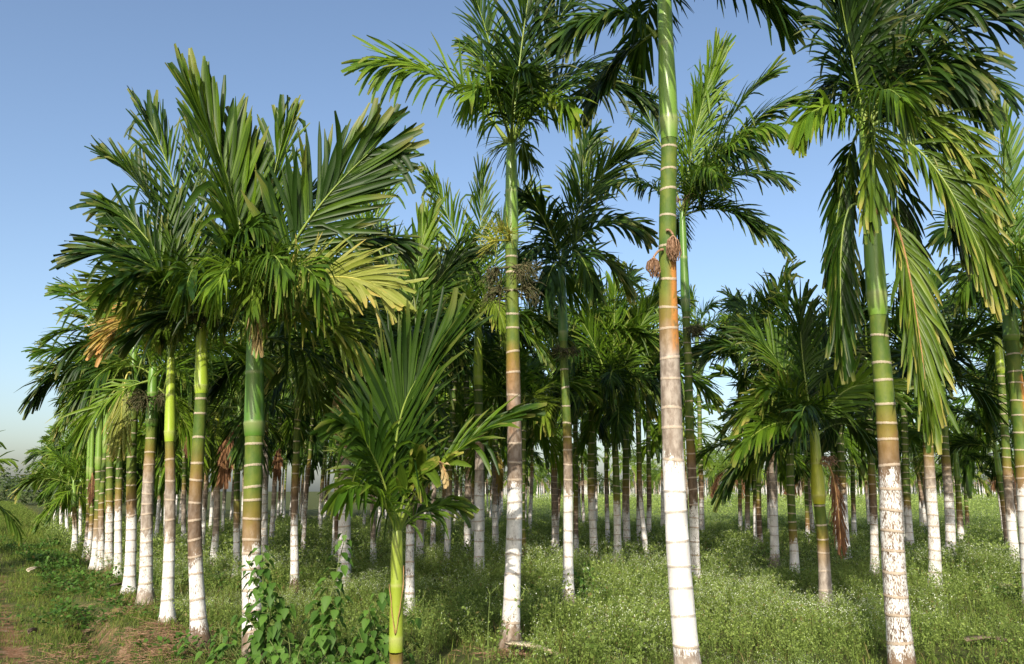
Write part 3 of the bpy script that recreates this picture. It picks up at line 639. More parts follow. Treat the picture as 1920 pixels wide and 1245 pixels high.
G1 = 'whitewashed palms of the left edge row'
palm((272, 1132), (288, 680), 24, 985, 830, 800, 'grey stemmed palm with a dark fruit bunch at the top, left edge row', group=G1, seed=20, leaf='leaf_lime', mat='trunk_grey', shaft='shaft_deep', size=0.93, extra=bunch_dark(285, 745, -.1, 120, .42, dots=140))
palm((242, 1114), (252, 645), 20, 958, 900, 730, 'palm with bulging white foot and a hanging yellow frond on its left, left edge row', group=G1, seed=21, size=0.83, extra=hang(245, 700, 225, 835, -.5, 'leaf_yellow', .55, .035, 28, 'yellow frond hanging straight down'), shaft='shaft_deep')
palm((221, 1087), (225, 655), 14, 955, 905, 750, 'bright green ringed palm, fifth along the left edge row', group=G1, seed=22, leaf='leaf_lime', size=0.98, shaft='shaft')
palm((204, 1078), (213, 625), 15, 945, 925, 720, 'slightly thicker dark ringed palm, sixth along the left edge row', group=G1, seed=23, size=0.83, shaft='shaft_deep')
palm((190, 1072), (204, 655), 12, 1000, 935, 850, 'thin palm with worn whitewash tucked behind the sixth edge palm', group=G1, seed=24, leaf='leaf_olive', mat='trunk_dirty', size=0.79)
palm((178, 1067), (191, 690), 14, 1010, 960, 880, 'grey barked palm just left of the worn thin one in the edge row', group=G1, seed=25, leaf='leaf_lime', mat='trunk_grey', size=0.79)
palm((166, 1053), (177, 710), 9, 985, 960, 900, 'thin brown palm at the back of the left edge row beside a dead frond', group=G1, seed=26, leaf='leaf_olive', size=0.74, extra=hang(174, 890, 172, 940, -.1, 'leaf_dry', .3, .04, 12), mat='trunk_dirty')
palm((160, 1046), (171, 730), 8, 1000, 950, 895, 'thinnest mottled palm near the far end of the left edge row', group=G1, seed=27, size=0.74, mat='trunk_dirty')
palm((139, 1036), (139, 900), 10, 985, 950, 950, 'small white palm standing alone at the far end of the left edge row', group=G1, seed=28, size=0.79, leaf='leaf_lime')
for k, (px, py, ty, lb) in enumerate([(127, 1006, 850, 'just beyond the lone small white one'), (103, 989, 862, 'second beyond the lone small white one'), (92, 981, 868, 'last one by the grass track'), (150, 1024, 880, 'just right of the lone small white one'), (115, 997, 885, 'low crowned one between the first and second')]):
    palm((px, py), (px + 2, ty), 6, 950, 935, 905, 'distant palm of the left edge row, ' + lb, group=G1, seed=30 + k, size=0.83, leaf='leaf_lime', near=False)
G2 = 'whitewashed palms of the inner rows'
def pm(b, t, w, yw, yg, yc, label, seed, **k):
    if b[0] > 1290: k.setdefault('cls', [84, 70, 58, 46, 34, 20, 4])
    if 'size' in k: k['size'] *= 1.2
    w *= 1.08
    palm(b, t, w, yw, yg, yc, label, seed=seed, group=G2, **k)
pm((400, 1060), (407, 765), 12, 1000, 880, 822, 'palm with a yellow stub of a shaft between the two thick left palms', 40, shaft='shaft_yellow', size=.8)
pm((444, 1086), (450, 740), 12, 985, 940, 810, 'white stem touching the left side of the thickest green palm, with a dead orange frond', 41, size=.8, extra=hang(450, 800, 420, 905, -.3, 'leaf_dry', .4, .05, 20))
pm((345, 1022), (349, 710), 8, 985, 900, 800, 'thin green palm between the first two left edge palms', 42, size=.8, extra=hang(352, 765, 350, 870, -.2, 'leaf_dry', .3, .04, 20))
pm((494, 1062), (500, 640), 16, 905, 800, 740, 'dark stemmed palm right behind the thickest green palm', 43, mat='trunk_grey', shaft='shaft_deep', extra=hang(525, 845, 520, 890, 0, 'leaf_dry', .3, .04, 16))
pm((553, 1110), (561, 650), 14, 960, 870, 760, 'slender white legged palm right of the thickest green palm', 44, shaft='shaft', size=.95, leaf='leaf_dark')
pm((645, 1116), (656, 620), 23, 915, 815, 690, 'grey palm with brown sheath left of the short young palm', 45, mat='trunk_grey', shaft='shaft_brown', crown=[
    fr((690, 400, 0.), (765, 262, 0.), m='leaf_lime', ref=.85, L=.6, dr=.08, a0=48), fr((670, 420, .3), (690, 330, .4), m='leaf', ref=.8),
    fr((600, 430, .1), (560, 330, .2), m='leaf', ref=.8, L=.5), fr((720, 440, -.2), (790, 470, -.3), m='leaf_dark', ref=.4, dr=.5),
    fr((590, 520, -.5), (520, 620, -.8), m='leaf_dark', ref=.4, dr=.7), fr((700, 540, -.6), (740, 660, -1.0), m='leaf_dark', ref=.5, dr=.7),
    fr((640, 520, -.9), (620, 640, -1.6), m='leaf', ref=.4, dr=.8), fr((640, 480, .9), (630, 520, 1.7), m='leaf_dark', ref=.3)],
    extra=hang(650, 690, 632, 830, -.2, 'leaf_straw', .3, .05, 16, 'pale dry frond hanging beside the stem'))
pm((768, 1152), (768, 632), 16, 975, 850, 760, 'white stem directly behind the short young palm', 46, crown=[
    fr((775, 500, 0.), (806, 398, 0.), m='leaf_lime', ref=.9, L=.55, W=.05, a0=42, a1=8, dr=.03, be=6, n=28), fr((820, 500, .1), (870, 480, .1), m='leaf_dark', ref=.6),
    fr((730, 500, .2), (700, 450, .3), m='leaf_dark', ref=.6), fr((810, 560, -.5), (850, 660, -.8), m='leaf_dark', ref=.4, dr=.7),
    fr((720, 560, -.5), (690, 680, -.8), m='leaf_dark', ref=.4, dr=.7), fr((760, 520, .9), (750, 540, 1.6), m='leaf_dark', ref=.3)])
pm((788, 1064), (790, 650), 14, 1000, 900, 710, 'palm with patchy whitewash right of the short young palm', 47, mat='trunk_dirty', size=.85)
pm((700, 1062), (703, 700), 10, 1010, 900, 770, 'thin half painted palm left of the short young palm', 48, size=.8)
pm((631, 1062), (634, 700), 8, 1005, 920, 770, 'thin green palm against the left of the grey brown sheathed one', 49, size=.8)
pm((876, 1062), (874, 610), 12, 950, 850, 690, 'dull grey stem left behind the lime shafted middle palm', 50, mat='trunk_dirty', size=.9)
pm((929, 1036), (925, 650), 11, 940, 860, 690, 'lit white stem with a dead yellow frond left of the tall middle palm', 51, size=.8, extra=hang(930, 850, 938, 920, -.1, 'leaf_gold', .35, .04, 18, 'dead golden frond'))
pm((985, 1084), (982, 740), 11, 1120, 1000, 790, 'unpainted dark green ringed palm right behind the tall middle palm', 52, shaft='shaft_deep', size=.85, leaf='leaf_lime')
pm((1041, 1050), (1036, 690), 13, 960, 860, 750, 'shaded grey stem touching the left of the palm by the round bush', 54, mat='trunk_dirty', size=.9, leaf='leaf_dark')
pm((1081, 1052), (1078, 650), 9, 1000, 920, 700, 'thin rusty palm touching the right of the palm by the round bush', 55, size=.8, leaf='leaf_dark')
pm((1115, 1062), (1109, 630), 14, 930, 900, 710, 'palm with flaking whitewash rising behind the small round bush', 56, mat='trunk_dirty', size=.9, leaf='leaf')
pm((1157, 1067), (1151, 745), 14, 935, 930, 830, 'evenly white palm right of the small round bush', 57, size=1.0, leaf='leaf_dark', shaft='shaft_deep', crown=[
    fr((1150, 600, .1), (1155, 500, .1), m='leaf_lime', ref=.8, L=.6, dr=.1), fr((1190, 610, 0.), (1235, 560, 0.), m='leaf', ref=.7), fr((1110, 610, 0.), (1070, 580, 0.), m='leaf', ref=.7),
    fr((1110, 680, -.4), (1070, 770, -.7), m='leaf_dark', ref=.4, dr=.6), fr((1200, 660, -.4), (1250, 760, -.7), m='leaf_dark', ref=.4, dr=.6), fr((1150, 640, -.9), (1140, 750, -1.6), m='leaf_dark', ref=.4, dr=.7), fr((1150, 640, .9), (1170, 700, 1.6), m='leaf_dark', ref=.3)])
pm((1176, 1045), (1170, 610), 13, 950, 900, 670, 'shaded thick stem behind the evenly white palm', 58, mat='trunk_dirty', size=.9, leaf='leaf_dark')
pm((1199, 1034), (1194, 650), 10, 945, 900, 710, 'white footed palm third left of the tallest trunk', 59, size=.85, leaf='leaf_dark')
pm((1216, 1024), (1213, 660), 9, 950, 890, 710, 'pale brown palm second left of the tallest trunk', 60, size=.8, leaf='leaf_dark')
pm((1243, 996), (1241, 690), 8, 900, 880, 730, 'far sunlit thin palm nearest the left of the tallest trunk', 61, size=.8)
pm((1316, 1010), (1306, 620), 9, 935, 880, 670, 'dark thin palm just right of the tallest trunk', 62, size=.85, leaf='leaf_dark')
pm((1389, 1002), (1386, 640), 7, 960, 930, 690, 'dark thin palm leftmost beyond the open grass, right of the tallest trunk', 63, size=.85, leaf='leaf_dark', mat='trunk_dirty')
pm((1402, 1016), (1396, 620), 9, 975, 930, 680, 'brown footed dark palm second beyond the open grass', 64, size=.85, leaf='leaf_dark', mat='trunk_dirty')
pm((1418, 1032), (1411, 665), 9, 955, 930, 715, 'thin palm with bright white foot left of the lit lime shaft', 65, size=.85, leaf='leaf_dark')
pm((1428, 1038), (1420, 835), 10, 1000, 930, 905, 'palm with a lit lime shaft among the shaded ones', 66, size=.85, shaft='shaft_lime', leaf='leaf')
pm((1453, 1065), (1438, 640), 15, 935, 830, 660, 'dark stemmed palm with clean white lower half left of the yellow shafted palm', 67, mat='trunk', size=.95, leaf='leaf')
pm((1491, 1088), (1476, 700), 15, 1010, 985, 770, 'palm with rust brown band above its white foot, next to the yellow shafted palm', 68, shaft='shaft_deep', size=.95, leaf='leaf')
pm((1514, 1020), (1510, 850), 8, 985, 960, 900, 'small far palm with white foot left of the yellow shafted palm', 69, size=.7, leaf='leaf_dark')
pm((1588, 1050), (1569, 650), 13, 930, 890, 710, 'slim leaning white legged palm right of the dead hanging frond', 70, size=.9, leaf='leaf_dark')
pm((1602, 1010), (1592, 690), 8, 965, 930, 740, 'thin dark palm right of the slim leaning white legged one', 71, size=.75, leaf='leaf_dark')
pm((1641, 1086), (1624, 660), 14, 960, 880, 740, 'palm with dark ringed upper stem close behind the big leaning palm', 72, shaft='shaft_deep', size=1.0, leaf='leaf_dark')
pm((1707, 1034), (1692, 690), 13, 950, 930, 750, 'ringed white footed palm just right of the big leaning trunk', 73, size=.85, leaf='leaf_dark')
pm((1731, 1002), (1722, 740), 10, 940, 920, 780, 'thin palm with a yellow dying frond behind the mottled grey palm', 74, size=.75, leaf='leaf_dark', extra=hang(1712, 785, 1712, 868, -.2, 'leaf_yellow', .45, .05, 22, 'yellow dying frond'))
pm((1754, 1106), (1728, 690), 20, 905, 830, 740, 'mottled grey palm with white lower stem right of the big leaning palm', 75, mat='trunk_grey', size=1.0, leaf='leaf_dark', shaft='shaft_brown')
pm((1784, 1056), (1762, 690), 17, 925, 850, 760, 'ringed palm with clean white leg right of the mottled grey one', 76, size=.95, leaf='leaf_dark', mat='trunk_grey')
pm((1804, 1030), (1791, 840), 11, 985, 940, 900, 'young looking palm with a light green crown right of the clean white leg', 77, size=.7, leaf='leaf_lime', shaft='shaft')
pm((1815, 1006), (1808, 880), 7, 990, 950, 925, 'thinnest dark palm below a low crown near the right side', 78, size=.65, leaf='leaf_dark')
pm((1893, 1042), (1866, 830), 11, 1010, 930, 890, 'dark unlit palm left of the pair at the right edge', 79, size=.85, leaf='leaf_dark', mat='trunk_dirty')
pm((1906, 1086), (1868, 596), 16, 958, 860, 700, 'bluish white footed palm left of the edge cut thick one', 80, size=.95, shaft='shaft_lime', cls=[84, 58, 46, 34, 20, 4, -16])

# ------------------------------------------------------------------ the further rows: one palm each, in the plantation's grid
rngF = np.random.default_rng(77)
taken = np.array([[p[1][0], p[1][1]] for p in PALMS])
LAND = [(374, 'the flared ditch palm'), (474, 'the thickest green palm'), (645, 'the brown sheathed palm'), (745, 'the young palm'),
        (957, 'the tall middle palm'), (1060, 'the round bush palm'), (1157, 'the evenly white palm'), (1285, 'the tallest trunk'), (1453, 'the clean legged palm'), (1548, 'the yellow shafted palm'),
        (1665, 'the big leaning palm'), (1752, 'the mottled grey palm'), (1910, 'the right edge pair')]
ORD = ['leftmost', 'second from left', 'third from left', 'fourth from left', 'fifth from left', 'sixth from left', 'seventh from left', 'eighth from left', 'ninth from left', 'tenth from left', 'eleventh from left', 'twelfth from left', 'thirteenth from left', 'fourteenth from left', 'fifteenth from left', 'sixteenth from left']
def project(p):
    d = np.asarray(p) - CAM; z = d @ FW; return CX + F_PX * (d @ RT) / z, CY - F_PX * (d @ UP) / z, z
cand = []
for i in range(-2, 44):
    for j in range(0, 34):
        q = P0 + AX * (i * 2.15 - 10.0) + BX * (j * 2.45 + .25)
        q = q + rngF.normal(0, .22, 2)
        if q[1] < 11 or q[1] > 60: continue
        px, py, z = project((q[0], q[1], 0.))
        if px < 60 or px > 1990: continue
        if px < 112: continue
        if 1322 < px < 1378 or (px > 1290 and q[1] > 31) or (px > 1000 and q[1] > 36): continue
        if px > 1250 and q[1] < 17: continue
        if np.min(np.hypot(*(taken - q).T)) < 1.25: continue
        # keep off the sight line of the palms nearer than it that stand in front
        cand.append((px, py, q[0], q[1]))
SKIP = {79, 209, 212, 205, 174, 192, 199, 184, 163, 151, 117, 139, 128, 213, 210, 88, 206, 107, 71, 200, 193, 175, 80, 185, 164, 140, 211, 194, 118, 108, 98, 44, 165, 176, 208, 141, 195, 119, 187, 36, 177, 109, 203, 196, 188, 167, 178, 120, 82, 155, 110, 204, 197, 73, 121, 156, 111, 92, 157, 122, 37, 181, 102, 170, 47, 123, 158, 75, 93, 171, 113, 22, 67, 85, 135, 159, 103, 183, 147, 58, 76, 172, 114, 94, 136, 48, 104, 148, 137, 115, 77, 95, 149, 126, 87, 116, 96, 78, 32, 106, 60, 33, 25, 26}   # wholly hidden behind other palms
fill = []
for n_, (px, py, x, y) in enumerate(cand):
    if n_ in SKIP and (y < 13 or (y > 40 and n_ % 2)): continue
    fill.append((n_, px, py, x, y))
def interval(px):
    k = sum(1 for a, _ in LAND if a < px)
    return k
groups = {}
for f in fill: groups.setdefault((interval(f[1]), f[4] > 24), []).append(f)
FILL = []
FARC = {}
def far_crown(v, mat):
    key = (v, mat)
    if key not in FARC:
        rng = np.random.default_rng(500 + v); mb = MB()
        a0 = rng.uniform(0, 6.28)
        for i, c in enumerate(CLS):
            p, V, Q, A = lib_frond(c, v % 2, far=True); s = rng.uniform(.85, 1.1); az = a0 + 2.4 * i + rng.normal(0, .25)
            Rm = np.array([[math.cos(az), -math.sin(az), 0], [math.sin(az), math.cos(az), 0], [0, 0, 1]]) * s
            A = A.copy(); A[:, 0] = np.clip(A[:, 0] * .6 + rng.uniform(0, .4), 0, 1)
            mb.add(V @ Rm.T - np.array([0, 0, .02 * i]), Q, a=A); tv, tq = rachis_tube(p, .013, .003, 3); mb.add(tv @ Rm.T, tq, a=(.5, .3, .3, .2))
        FARC[key] = mb.build('crown', M[mat]); return FARC[key]
    o = FARC[key].copy(); COL.objects.link(o); return o
for (iv, isfar), L_ in sorted(groups.items()):
    L_.sort(key=lambda f: f[1])
    lo = LAND[iv - 1][1] if iv > 0 else 'the grass track'; hi = LAND[iv][1] if iv < len(LAND) else 'the picture edge'
    k = -1
    for n_, px, py, x, y in L_:
        hid = n_ in SKIP; k += 0 if hid else 1
        rng = np.random.default_rng(1000 + n_)
        z0 = float(ground(x, y)); H = rng.uniform(3.8, 5.4) if px < 1250 else rng.uniform(3.7, 5.1)
        if px < 330: H = rng.uniform(2.9, 3.9)
        if px < 215: H = rng.uniform(1.9, 2.6) if rng.random() < .6 else rng.uniform(3.4, 4.4)
        root = empty('areca_palm', (x, y, z0))
        where = f'between {lo} and {hi}'
        tag(root, f'palm nearly hidden {where}' if hid else f'{ORD[min(k, 15)]}, {"farthest" if isfar else "inner"} palm {where}', 'palm tree', 'whitewashed palms of the far rows')
        r = rng.uniform(.052, .072); lean = rng.normal(0, .10, 2); sh = rng.uniform(.5, .8)
        top = np.array([lean[0], lean[1], H]); cb = top * (1 - sh / H)
        V, Q, A = trunk_data(np.zeros(3), cb, r, rng.uniform(.95, 1.5), rng.uniform(1.7, 2.6), rng, 9, ring=.2, dense=False)
        mk('trunk', V, [Q], M[['trunk', 'trunk_dirty', 'trunk_grey', 'trunk'][n_ % 4]], root, attr=A)
        V, Q, A = shaft_data(cb, top, r * .8, 1.1, 8); mk('crownshaft', V, [Q], M[['shaft', 'shaft_deep', 'shaft_deep', 'shaft_lime'][n_ % 4]], root, attr=A)
        mat = 'leaf_dark' if rng.random() < .3 else 'leaf' if rng.random() < .55 else 'leaf_lime'
        if y < 20:
            a0 = rng.uniform(0, 6.28)
            for i, c in enumerate(CLS):
                lib_obj(c, int(rng.integers(0, 2)), mat, root, 2.0 * rng.uniform(.85, 1.1), a0 + i * 2.4, tuple(top - np.array([0, 0, .08 + .022 * i])))
        else:
            o = far_crown(int(rng.integers(0, 5)), mat); o.parent = root; o.location = tuple(top - np.array([0, 0, .1])); o.scale = (2.05 * rng.uniform(.9, 1.1),) * 3; o.rotation_euler = (0, 0, rng.uniform(0, 6.28))
        FILL.append((n_, root))

# ------------------------------------------------------------------ coconut palms: sunlit grove across the field, and by the track
COCO = {}
def coco_crown(v, mat='coco'):
    if (v, mat) not in COCO:
        rng = np.random.default_rng(800 + v); mb = MB()
        cl = [84, 70, 70, 58, 58, 46, 46, 34, 34, 20, 20, 4, -16, -40]
        a0 = rng.uniform(0, 6.28)
        for i, c in enumerate(cl):
            p, V, Q, A = lib_frond(c, i % 2, far=True, coco=True); s = rng.uniform(.85, 1.1); az = a0 + 2.4 * i
            Rm = np.array([[math.cos(az), -math.sin(az), 0], [math.sin(az), math.cos(az), 0], [0, 0, 1]]) * s
            A = A.copy(); A[:, 0] = np.clip(A[:, 0] * .5 + rng.uniform(0, .5), 0, 1); A[:, 1] *= (1.0 if i < 10 else 1.15)
            mb.add(V @ Rm.T, Q, a=A); tv, tq = rachis_tube(p, .014, .003, 3); mb.add(tv @ Rm.T, tq, a=(.7, .3, .3, .2))
        COCO[(v, mat)] = mb.build('crown', M[mat]); return COCO[(v, mat)]
    o = COCO[(v, mat)].copy(); COL.objects.link(o); return o
def coconut(x, y, H, rad, label, seed, mat='coco', white=1.0, group='coconut palms of the grove across the field', dead=False):
    rng = np.random.default_rng(seed); z0 = float(ground(x, y)); root = empty('coconut_palm', (x, y, z0)); tag(root, label, 'coconut palm', group)
    top = np.array([rng.normal(0, .3), rng.normal(0, .3), H])
    V, Q, A = trunk_data(np.zeros(3), top, .16, white, 99, rng, 8, ring=.4, dense=False); mk('trunk', V, [Q], M['trunk_grey'], root, attr=A)
    o = coco_crown(seed % 4, mat); o.parent = root; o.location = tuple(top); o.scale = (rad,) * 3; o.rotation_euler = (0, 0, rng.uniform(0, 6.28))
    if dead:
        for i in range(5): lib_obj([-16, -40][i % 2], i % 2, 'leaf_dry', root, rad * .8, rng.uniform(0, 6.28), tuple(top - np.array([0, 0, .25])))
    return root
def gx_at(px, Y): return (px - CX) / F_PX * Y / math.cos(PITCH) * 1.0
coconut(gx_at(1352, 78), 78, 3.6, 3.6, 'coconut palm with a skirt of brown dead fronds, alone across the open grass', 901, white=1.1, dead=True)
coconut(gx_at(1862, 80), 80, 4.0, 3.8, 'coconut palm with white foot in the field, left of the right edge pair', 902, white=1.6, dead=True)
coconut(gx_at(1480, 92), 92, 3.2, 3.6, 'low coconut palm behind the clean white legged palms, with some dead fronds', 903, dead=True)
coconut(gx_at(1630, 88), 88, 3.4, 3.8, 'low coconut palm seen just left of the big leaning trunk', 904)
rngC = np.random.default_rng(5); per = {}; GROVE = []; GSKIP = {21, 22, 30, 41, 42, 43, 1, 3, 6, 7, 8, 14, 15, 24, 25, 26, 27, 29, 32, 33, 34, 36, 38, 44, 45, 46, 47, 48, 49, 50}
spots = []
for row, Y in enumerate((112, 122, 133)):
    for k in range(17):
        px = 1000 + (k + .5 * (row % 2)) * 59 + rngC.normal(0, 9); spots.append((px, Y + rngC.normal(0, 2), row))
spots.sort()
for px, Y, row in spots:
    iv = interval(px); key = (iv, row)
    lo = LAND[iv - 1][1]; hi = LAND[iv][1] if iv < len(LAND) else 'the picture edge'
    GROVE.append(None); _h, _r, _s = rngC.uniform(3.0, 6.2), rngC.uniform(3.4, 4.6), int(rngC.integers(0, 9999))
    if len(GROVE) - 1 in GSKIP: continue
    per[key] = per.get(key, 0) + 1
    GROVE[-1] = coconut(gx_at(px, Y), Y, _h, _r, f'{ORD[per[key]-1]}, {["front", "middle", "back"][row]} grove coconut between {lo} and {hi}', _s, white=1.2)
GL = 'coconut palms left of the grass track'
coconut(-10.9, 14.6, 1.15, 2.5, 'low coconut palm cut by the left picture edge, nearest the viewer', 31, group=GL, white=-1)
coconut(-14.6, 19.4, .8, 2.3, 'low coconut palm left of the track, its fronds hanging over the grass', 32, group=GL, white=-1)
coconut(-20.3, 27.2, 1.3, 2.6, 'farthest low coconut palm left of the track', 33, group=GL, white=-1)
# far woods that read as one mass
def far_wood(name, x0, x1, y0, y1, hfun, n, seed, sz, label, cat):
    rng = np.random.default_rng(seed); x = rng.uniform(x0, x1, n); y = rng.uniform(y0, y1, n); h = hfun(x, y)
    cl = .5 + .5 * np.sin(x * .9 + 2 * np.sin(y * .5)) * np.cos(x * .37 + y * .2)
    z = h * (1 - rng.random(n) ** 1.7 * .9) * (.72 + .28 * cl)
    c = np.stack([x, y, z], -1); d = nrm(rng.normal(0, 1, (n, 3)) + np.array([0, -.3, .5])); e = nrm(np.cross(d, rng.normal(0, 1, (n, 3))))
    s = sz * rng.uniform(.5, 1.3, (n, 1)); f = np.cross(d, e)
    V = np.stack([c - e * s * .3, c - f * s, c + e * s * .3, c + f * s], 1).reshape(-1, 3)
    A = np.zeros((len(V), 4)); A[:, 0] = np.repeat(np.clip(cl * .5 + rng.random(n) * .6, 0, 1), 4)
    o = mk(name, V, [np.arange(4 * n).reshape(-1, 4)], M['wood_far'], attr=A, smooth=False); tag(o, label, cat, kind='stuff')
far_wood('far_wood', -20, 160, 142, 152, lambda x, y: 6.5 + 1.8 * np.sin(x * .23) + 1.2 * np.sin(x * .61), 26000, 61, .42, 'dense far wood behind the coconut grove', 'wood')
far_wood('hillside_wood', -104, -38, 84, 100, lambda x, y: 3.3 + .5 * np.sin(x * .5) + .4 * np.sin(x * 1.7) + (x + 98) * .012, 16000, 62, .30, 'dark wooded rise beyond the left track', 'wood')
# thin white stems of the plantation beyond the field
rngW = np.random.default_rng(9); mb = MB()
for k in range(420):
    x = rngW.uniform(-5, 100); y = rngW.uniform(108, 140); V, Q = tube([[x, y, 0], [x, y, 1.3], [x, y, 3.0]], [.07, .065, .06], 5); A = np.zeros((len(V), 4)); A[:10, 0] = .9; A[:, 1] = .2; mb.add(V, Q, a=A)
tag(mb.build('far_stems', M['trunk']), 'thin white footed stems of the far plantation under the grove', 'far palms', kind='stuff')

# ------------------------------------------------------------------ weeds and grass
def weed_variant(rng, h, full=True, fl=2):
    mb = MB()
    if full:
        for _ in range(6):
            az = rng.uniform(0, 6.28); sp = rng.uniform(.15, .75) * h; top = np.array([math.cos(az) * sp, math.sin(az) * sp, h * rng.uniform(.65, 1.05)])
            a = np.array([0, 0, 0.]); mid = top * .5 + np.array([0, 0, .12 * h]); w_ = np.array([-math.sin(az), math.cos(az), 0]) * .0022
            mb.add([a - w_, a + w_, mid + w_, mid - w_, top + w_ * .5, top - w_ * .5], [[0, 1, 2, 3], [3, 2, 4, 5]], a=(.25, 0, 0, 0))
            for _ in range(15):
                t = rng.uniform(.12, 1.0); p = (2 * t * (1 - t)) * mid * 1.0 + t * t * top + rng.normal(0, .03, 3) * h; d = nrm(rng.normal(0, 1, 3) + np.array([0, 0, .25])); e = nrm(np.cross(d, rng.normal(0, 1, 3))); l = rng.uniform(.018, .046); q = e * l * rng.uniform(.20, .36)
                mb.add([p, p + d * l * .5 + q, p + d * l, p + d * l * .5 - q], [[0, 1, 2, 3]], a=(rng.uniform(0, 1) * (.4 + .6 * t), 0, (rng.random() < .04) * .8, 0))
            for _ in range(fl):
                p = top + rng.normal(0, .035, 3); d = rng.normal(0, .0042, (3, 3)); p2 = p * .2 + top * .8; w2 = np.array([.001, .001, 0])
                mb.add(np.vstack([p + d, [p + d.sum(0)]]), [[0, 1, 3, 2]], m=1)
                mb.add([p2 - w2 - [0, 0, .03], p2 + w2 - [0, 0, .03], p + w2, p - w2], [[0, 1, 2, 3]], a=(.9, 0, 0, 0))
    else:
        for _ in range(30):
            t = rng.random(); p = np.array([rng.normal(0, .16 + .1 * t) * h, rng.normal(0, .16 + .1 * t) * h, h * t]) * 1.3; d = nrm(rng.normal(0, 1, 3) + np.array([0, 0, .5])); e = nrm(np.cross(d, rng.normal(0, 1, 3))); l = rng.uniform(.05, .11); q = e * l * .22
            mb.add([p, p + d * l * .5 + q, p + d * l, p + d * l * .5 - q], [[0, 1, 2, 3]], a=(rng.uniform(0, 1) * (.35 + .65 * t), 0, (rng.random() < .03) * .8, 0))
        for _ in range(3):
            p = np.array([rng.normal(0, .2) * h, rng.normal(0, .2) * h, h * rng.uniform(1.0, 1.3)]); d = rng.normal(0, .008, (3, 3)); mb.add(np.vstack([p + d, [p + d.sum(0)]]), [[0, 1, 3, 2]], m=1)
    return np.concatenate(mb.V), np.concatenate(mb.q), np.concatenate(mb.a), np.concatenate(mb.mq)
def tuft_variant(rng, h, n=16, spread=.05):
    mb = MB()
    for _ in range(n):
        az = rng.uniform(0, 6.28); o = rng.normal(0, spread, 3) * [1, 1, 0]; l = h * rng.uniform(.5, 1.2); d = np.array([math.cos(az) * .5, math.sin(az) * .5, 1.0]) + rng.normal(0, .25, 3); d = nrm(d); w_ = np.array([-math.sin(az), math.cos(az), 0]) * rng.uniform(.0016, .0036)
        m = o + d * l * .6; t = m + nrm(d + np.array([math.cos(az) * .7, math.sin(az) * .7, -.5])) * l * .45
        mb.add([o - w_, o + w_, m + w_ * .8, m - w_ * .8, t], [[0, 1, 2, 3]], [[3, 2, 4]], a=(rng.uniform(.2, 1), 0, (rng.random() < .18) * .8, 0))
    return np.concatenate(mb.V), np.concatenate(mb.q), np.concatenate(mb.a), np.concatenate(mb.mq), np.concatenate(mb.t)
def scatter(name, variants, x, y, sc, tone, mats, rng, label, cat):
    Vs, Qs, As, Ms, Ts = [], [], [], [], []; n0 = 0
    vi = rng.integers(0, len(variants), len(x)); z = ground(x, y); az = rng.uniform(0, 6.28, len(x))
    for v, var in enumerate(variants):
        k = np.where(vi == v)[0]
        if not len(k): continue
        V, Q, A, mq = var[:4]; c, s_ = np.cos(az[k])[:, None], np.sin(az[k])[:, None]; s = sc[k][:, None]
        W_ = np.stack([(V[:, 0] * c - V[:, 1] * s_) * s + x[k][:, None], (V[:, 0] * s_ + V[:, 1] * c) * s + y[k][:, None], V[:, 2] * s + z[k][:, None] - .01], -1)
        off = n0 + np.arange(len(k))[:, None, None] * len(V)
        A2 = np.repeat(A[None], len(k), 0); A2[:, :, 0] = np.clip(A2[:, :, 0] * .75 + tone[k][:, None], 0, 1)
        Vs.append(W_.reshape(-1, 3)); Qs.append((Q[None] + off).reshape(-1, 4)); As.append(A2.reshape(-1, 4)); Ms.append(np.tile(mq, len(k)))
        if len(var) > 4: Ts.append((var[4][None] + off).reshape(-1, 3))
        n0 += len(k) * len(V)
    f = [np.concatenate(Qs)]; fm = np.concatenate(Ms)
    if Ts: f.append(np.concatenate(Ts)); fm = np.concatenate([fm, np.zeros(len(f[1]), int)])
    o = mk(name, np.concatenate(Vs), f, mats, fm=fm, attr=np.concatenate(As), smooth=False); tag(o, label, cat, kind='stuff'); return o
rg = np.random.default_rng(3)
def region(n, y0, y1, extra=1.5):
    y = np.sqrt(rg.uniform(y0 * y0, y1 * y1, n)); x = rg.uniform(-.70, .70, n) * (y + extra); return x, y
foot = np.array([[p[1][0], p[1][1]] for p in PALMS if p[1][1] < 11])
# tall airy flowering weeds among the palms
x, y = region(9500, 5.0, 15.5); s = edge_s(x, y)
hf = np.clip(.62 + .38 * wob(x, y, .55, 3.) + .12 * wob(x, y, 1.9), .22, 1.1)
df = np.min(np.hypot(x[:, None] - foot[:, 0], y[:, None] - foot[:, 1]), 1); hf = hf * np.clip(.25 + df / .9, .25, 1)
front = np.clip((y - 5.5) / 2.5, .45, 1.0); hf = hf * front
keep = (s > .28 + .2 * wob(x, y, 1.3)) & (wob(x, y, 1.15, 11.) > -.60) & (np.hypot(x - 1.02, y - 8.9) > .34) & (rg.random(len(x)) < .55 + .45 * hf)
x, y, hf = x[keep], y[keep], hf[keep]
fl_ = wob(x, y, .7, 6.) + .5 * wob(x, y, 2.1) > .12; sc_ = hf * rg.uniform(.7, 1.2, len(x)); tn_ = .18 * wob(x, y, .9, 5.) + rg.normal(.08, .08, len(x))
scatter('flowering_weeds', [weed_variant(np.random.default_rng(70 + i), .54, fl=(5, 8, 6)[i % 3]) for i in range(6)], x[fl_], y[fl_], sc_[fl_] * 1.1, tn_[fl_], [M['weed'], M['petal']], rg, 'airy light green weeds frothy with tiny white flowers', 'weeds')
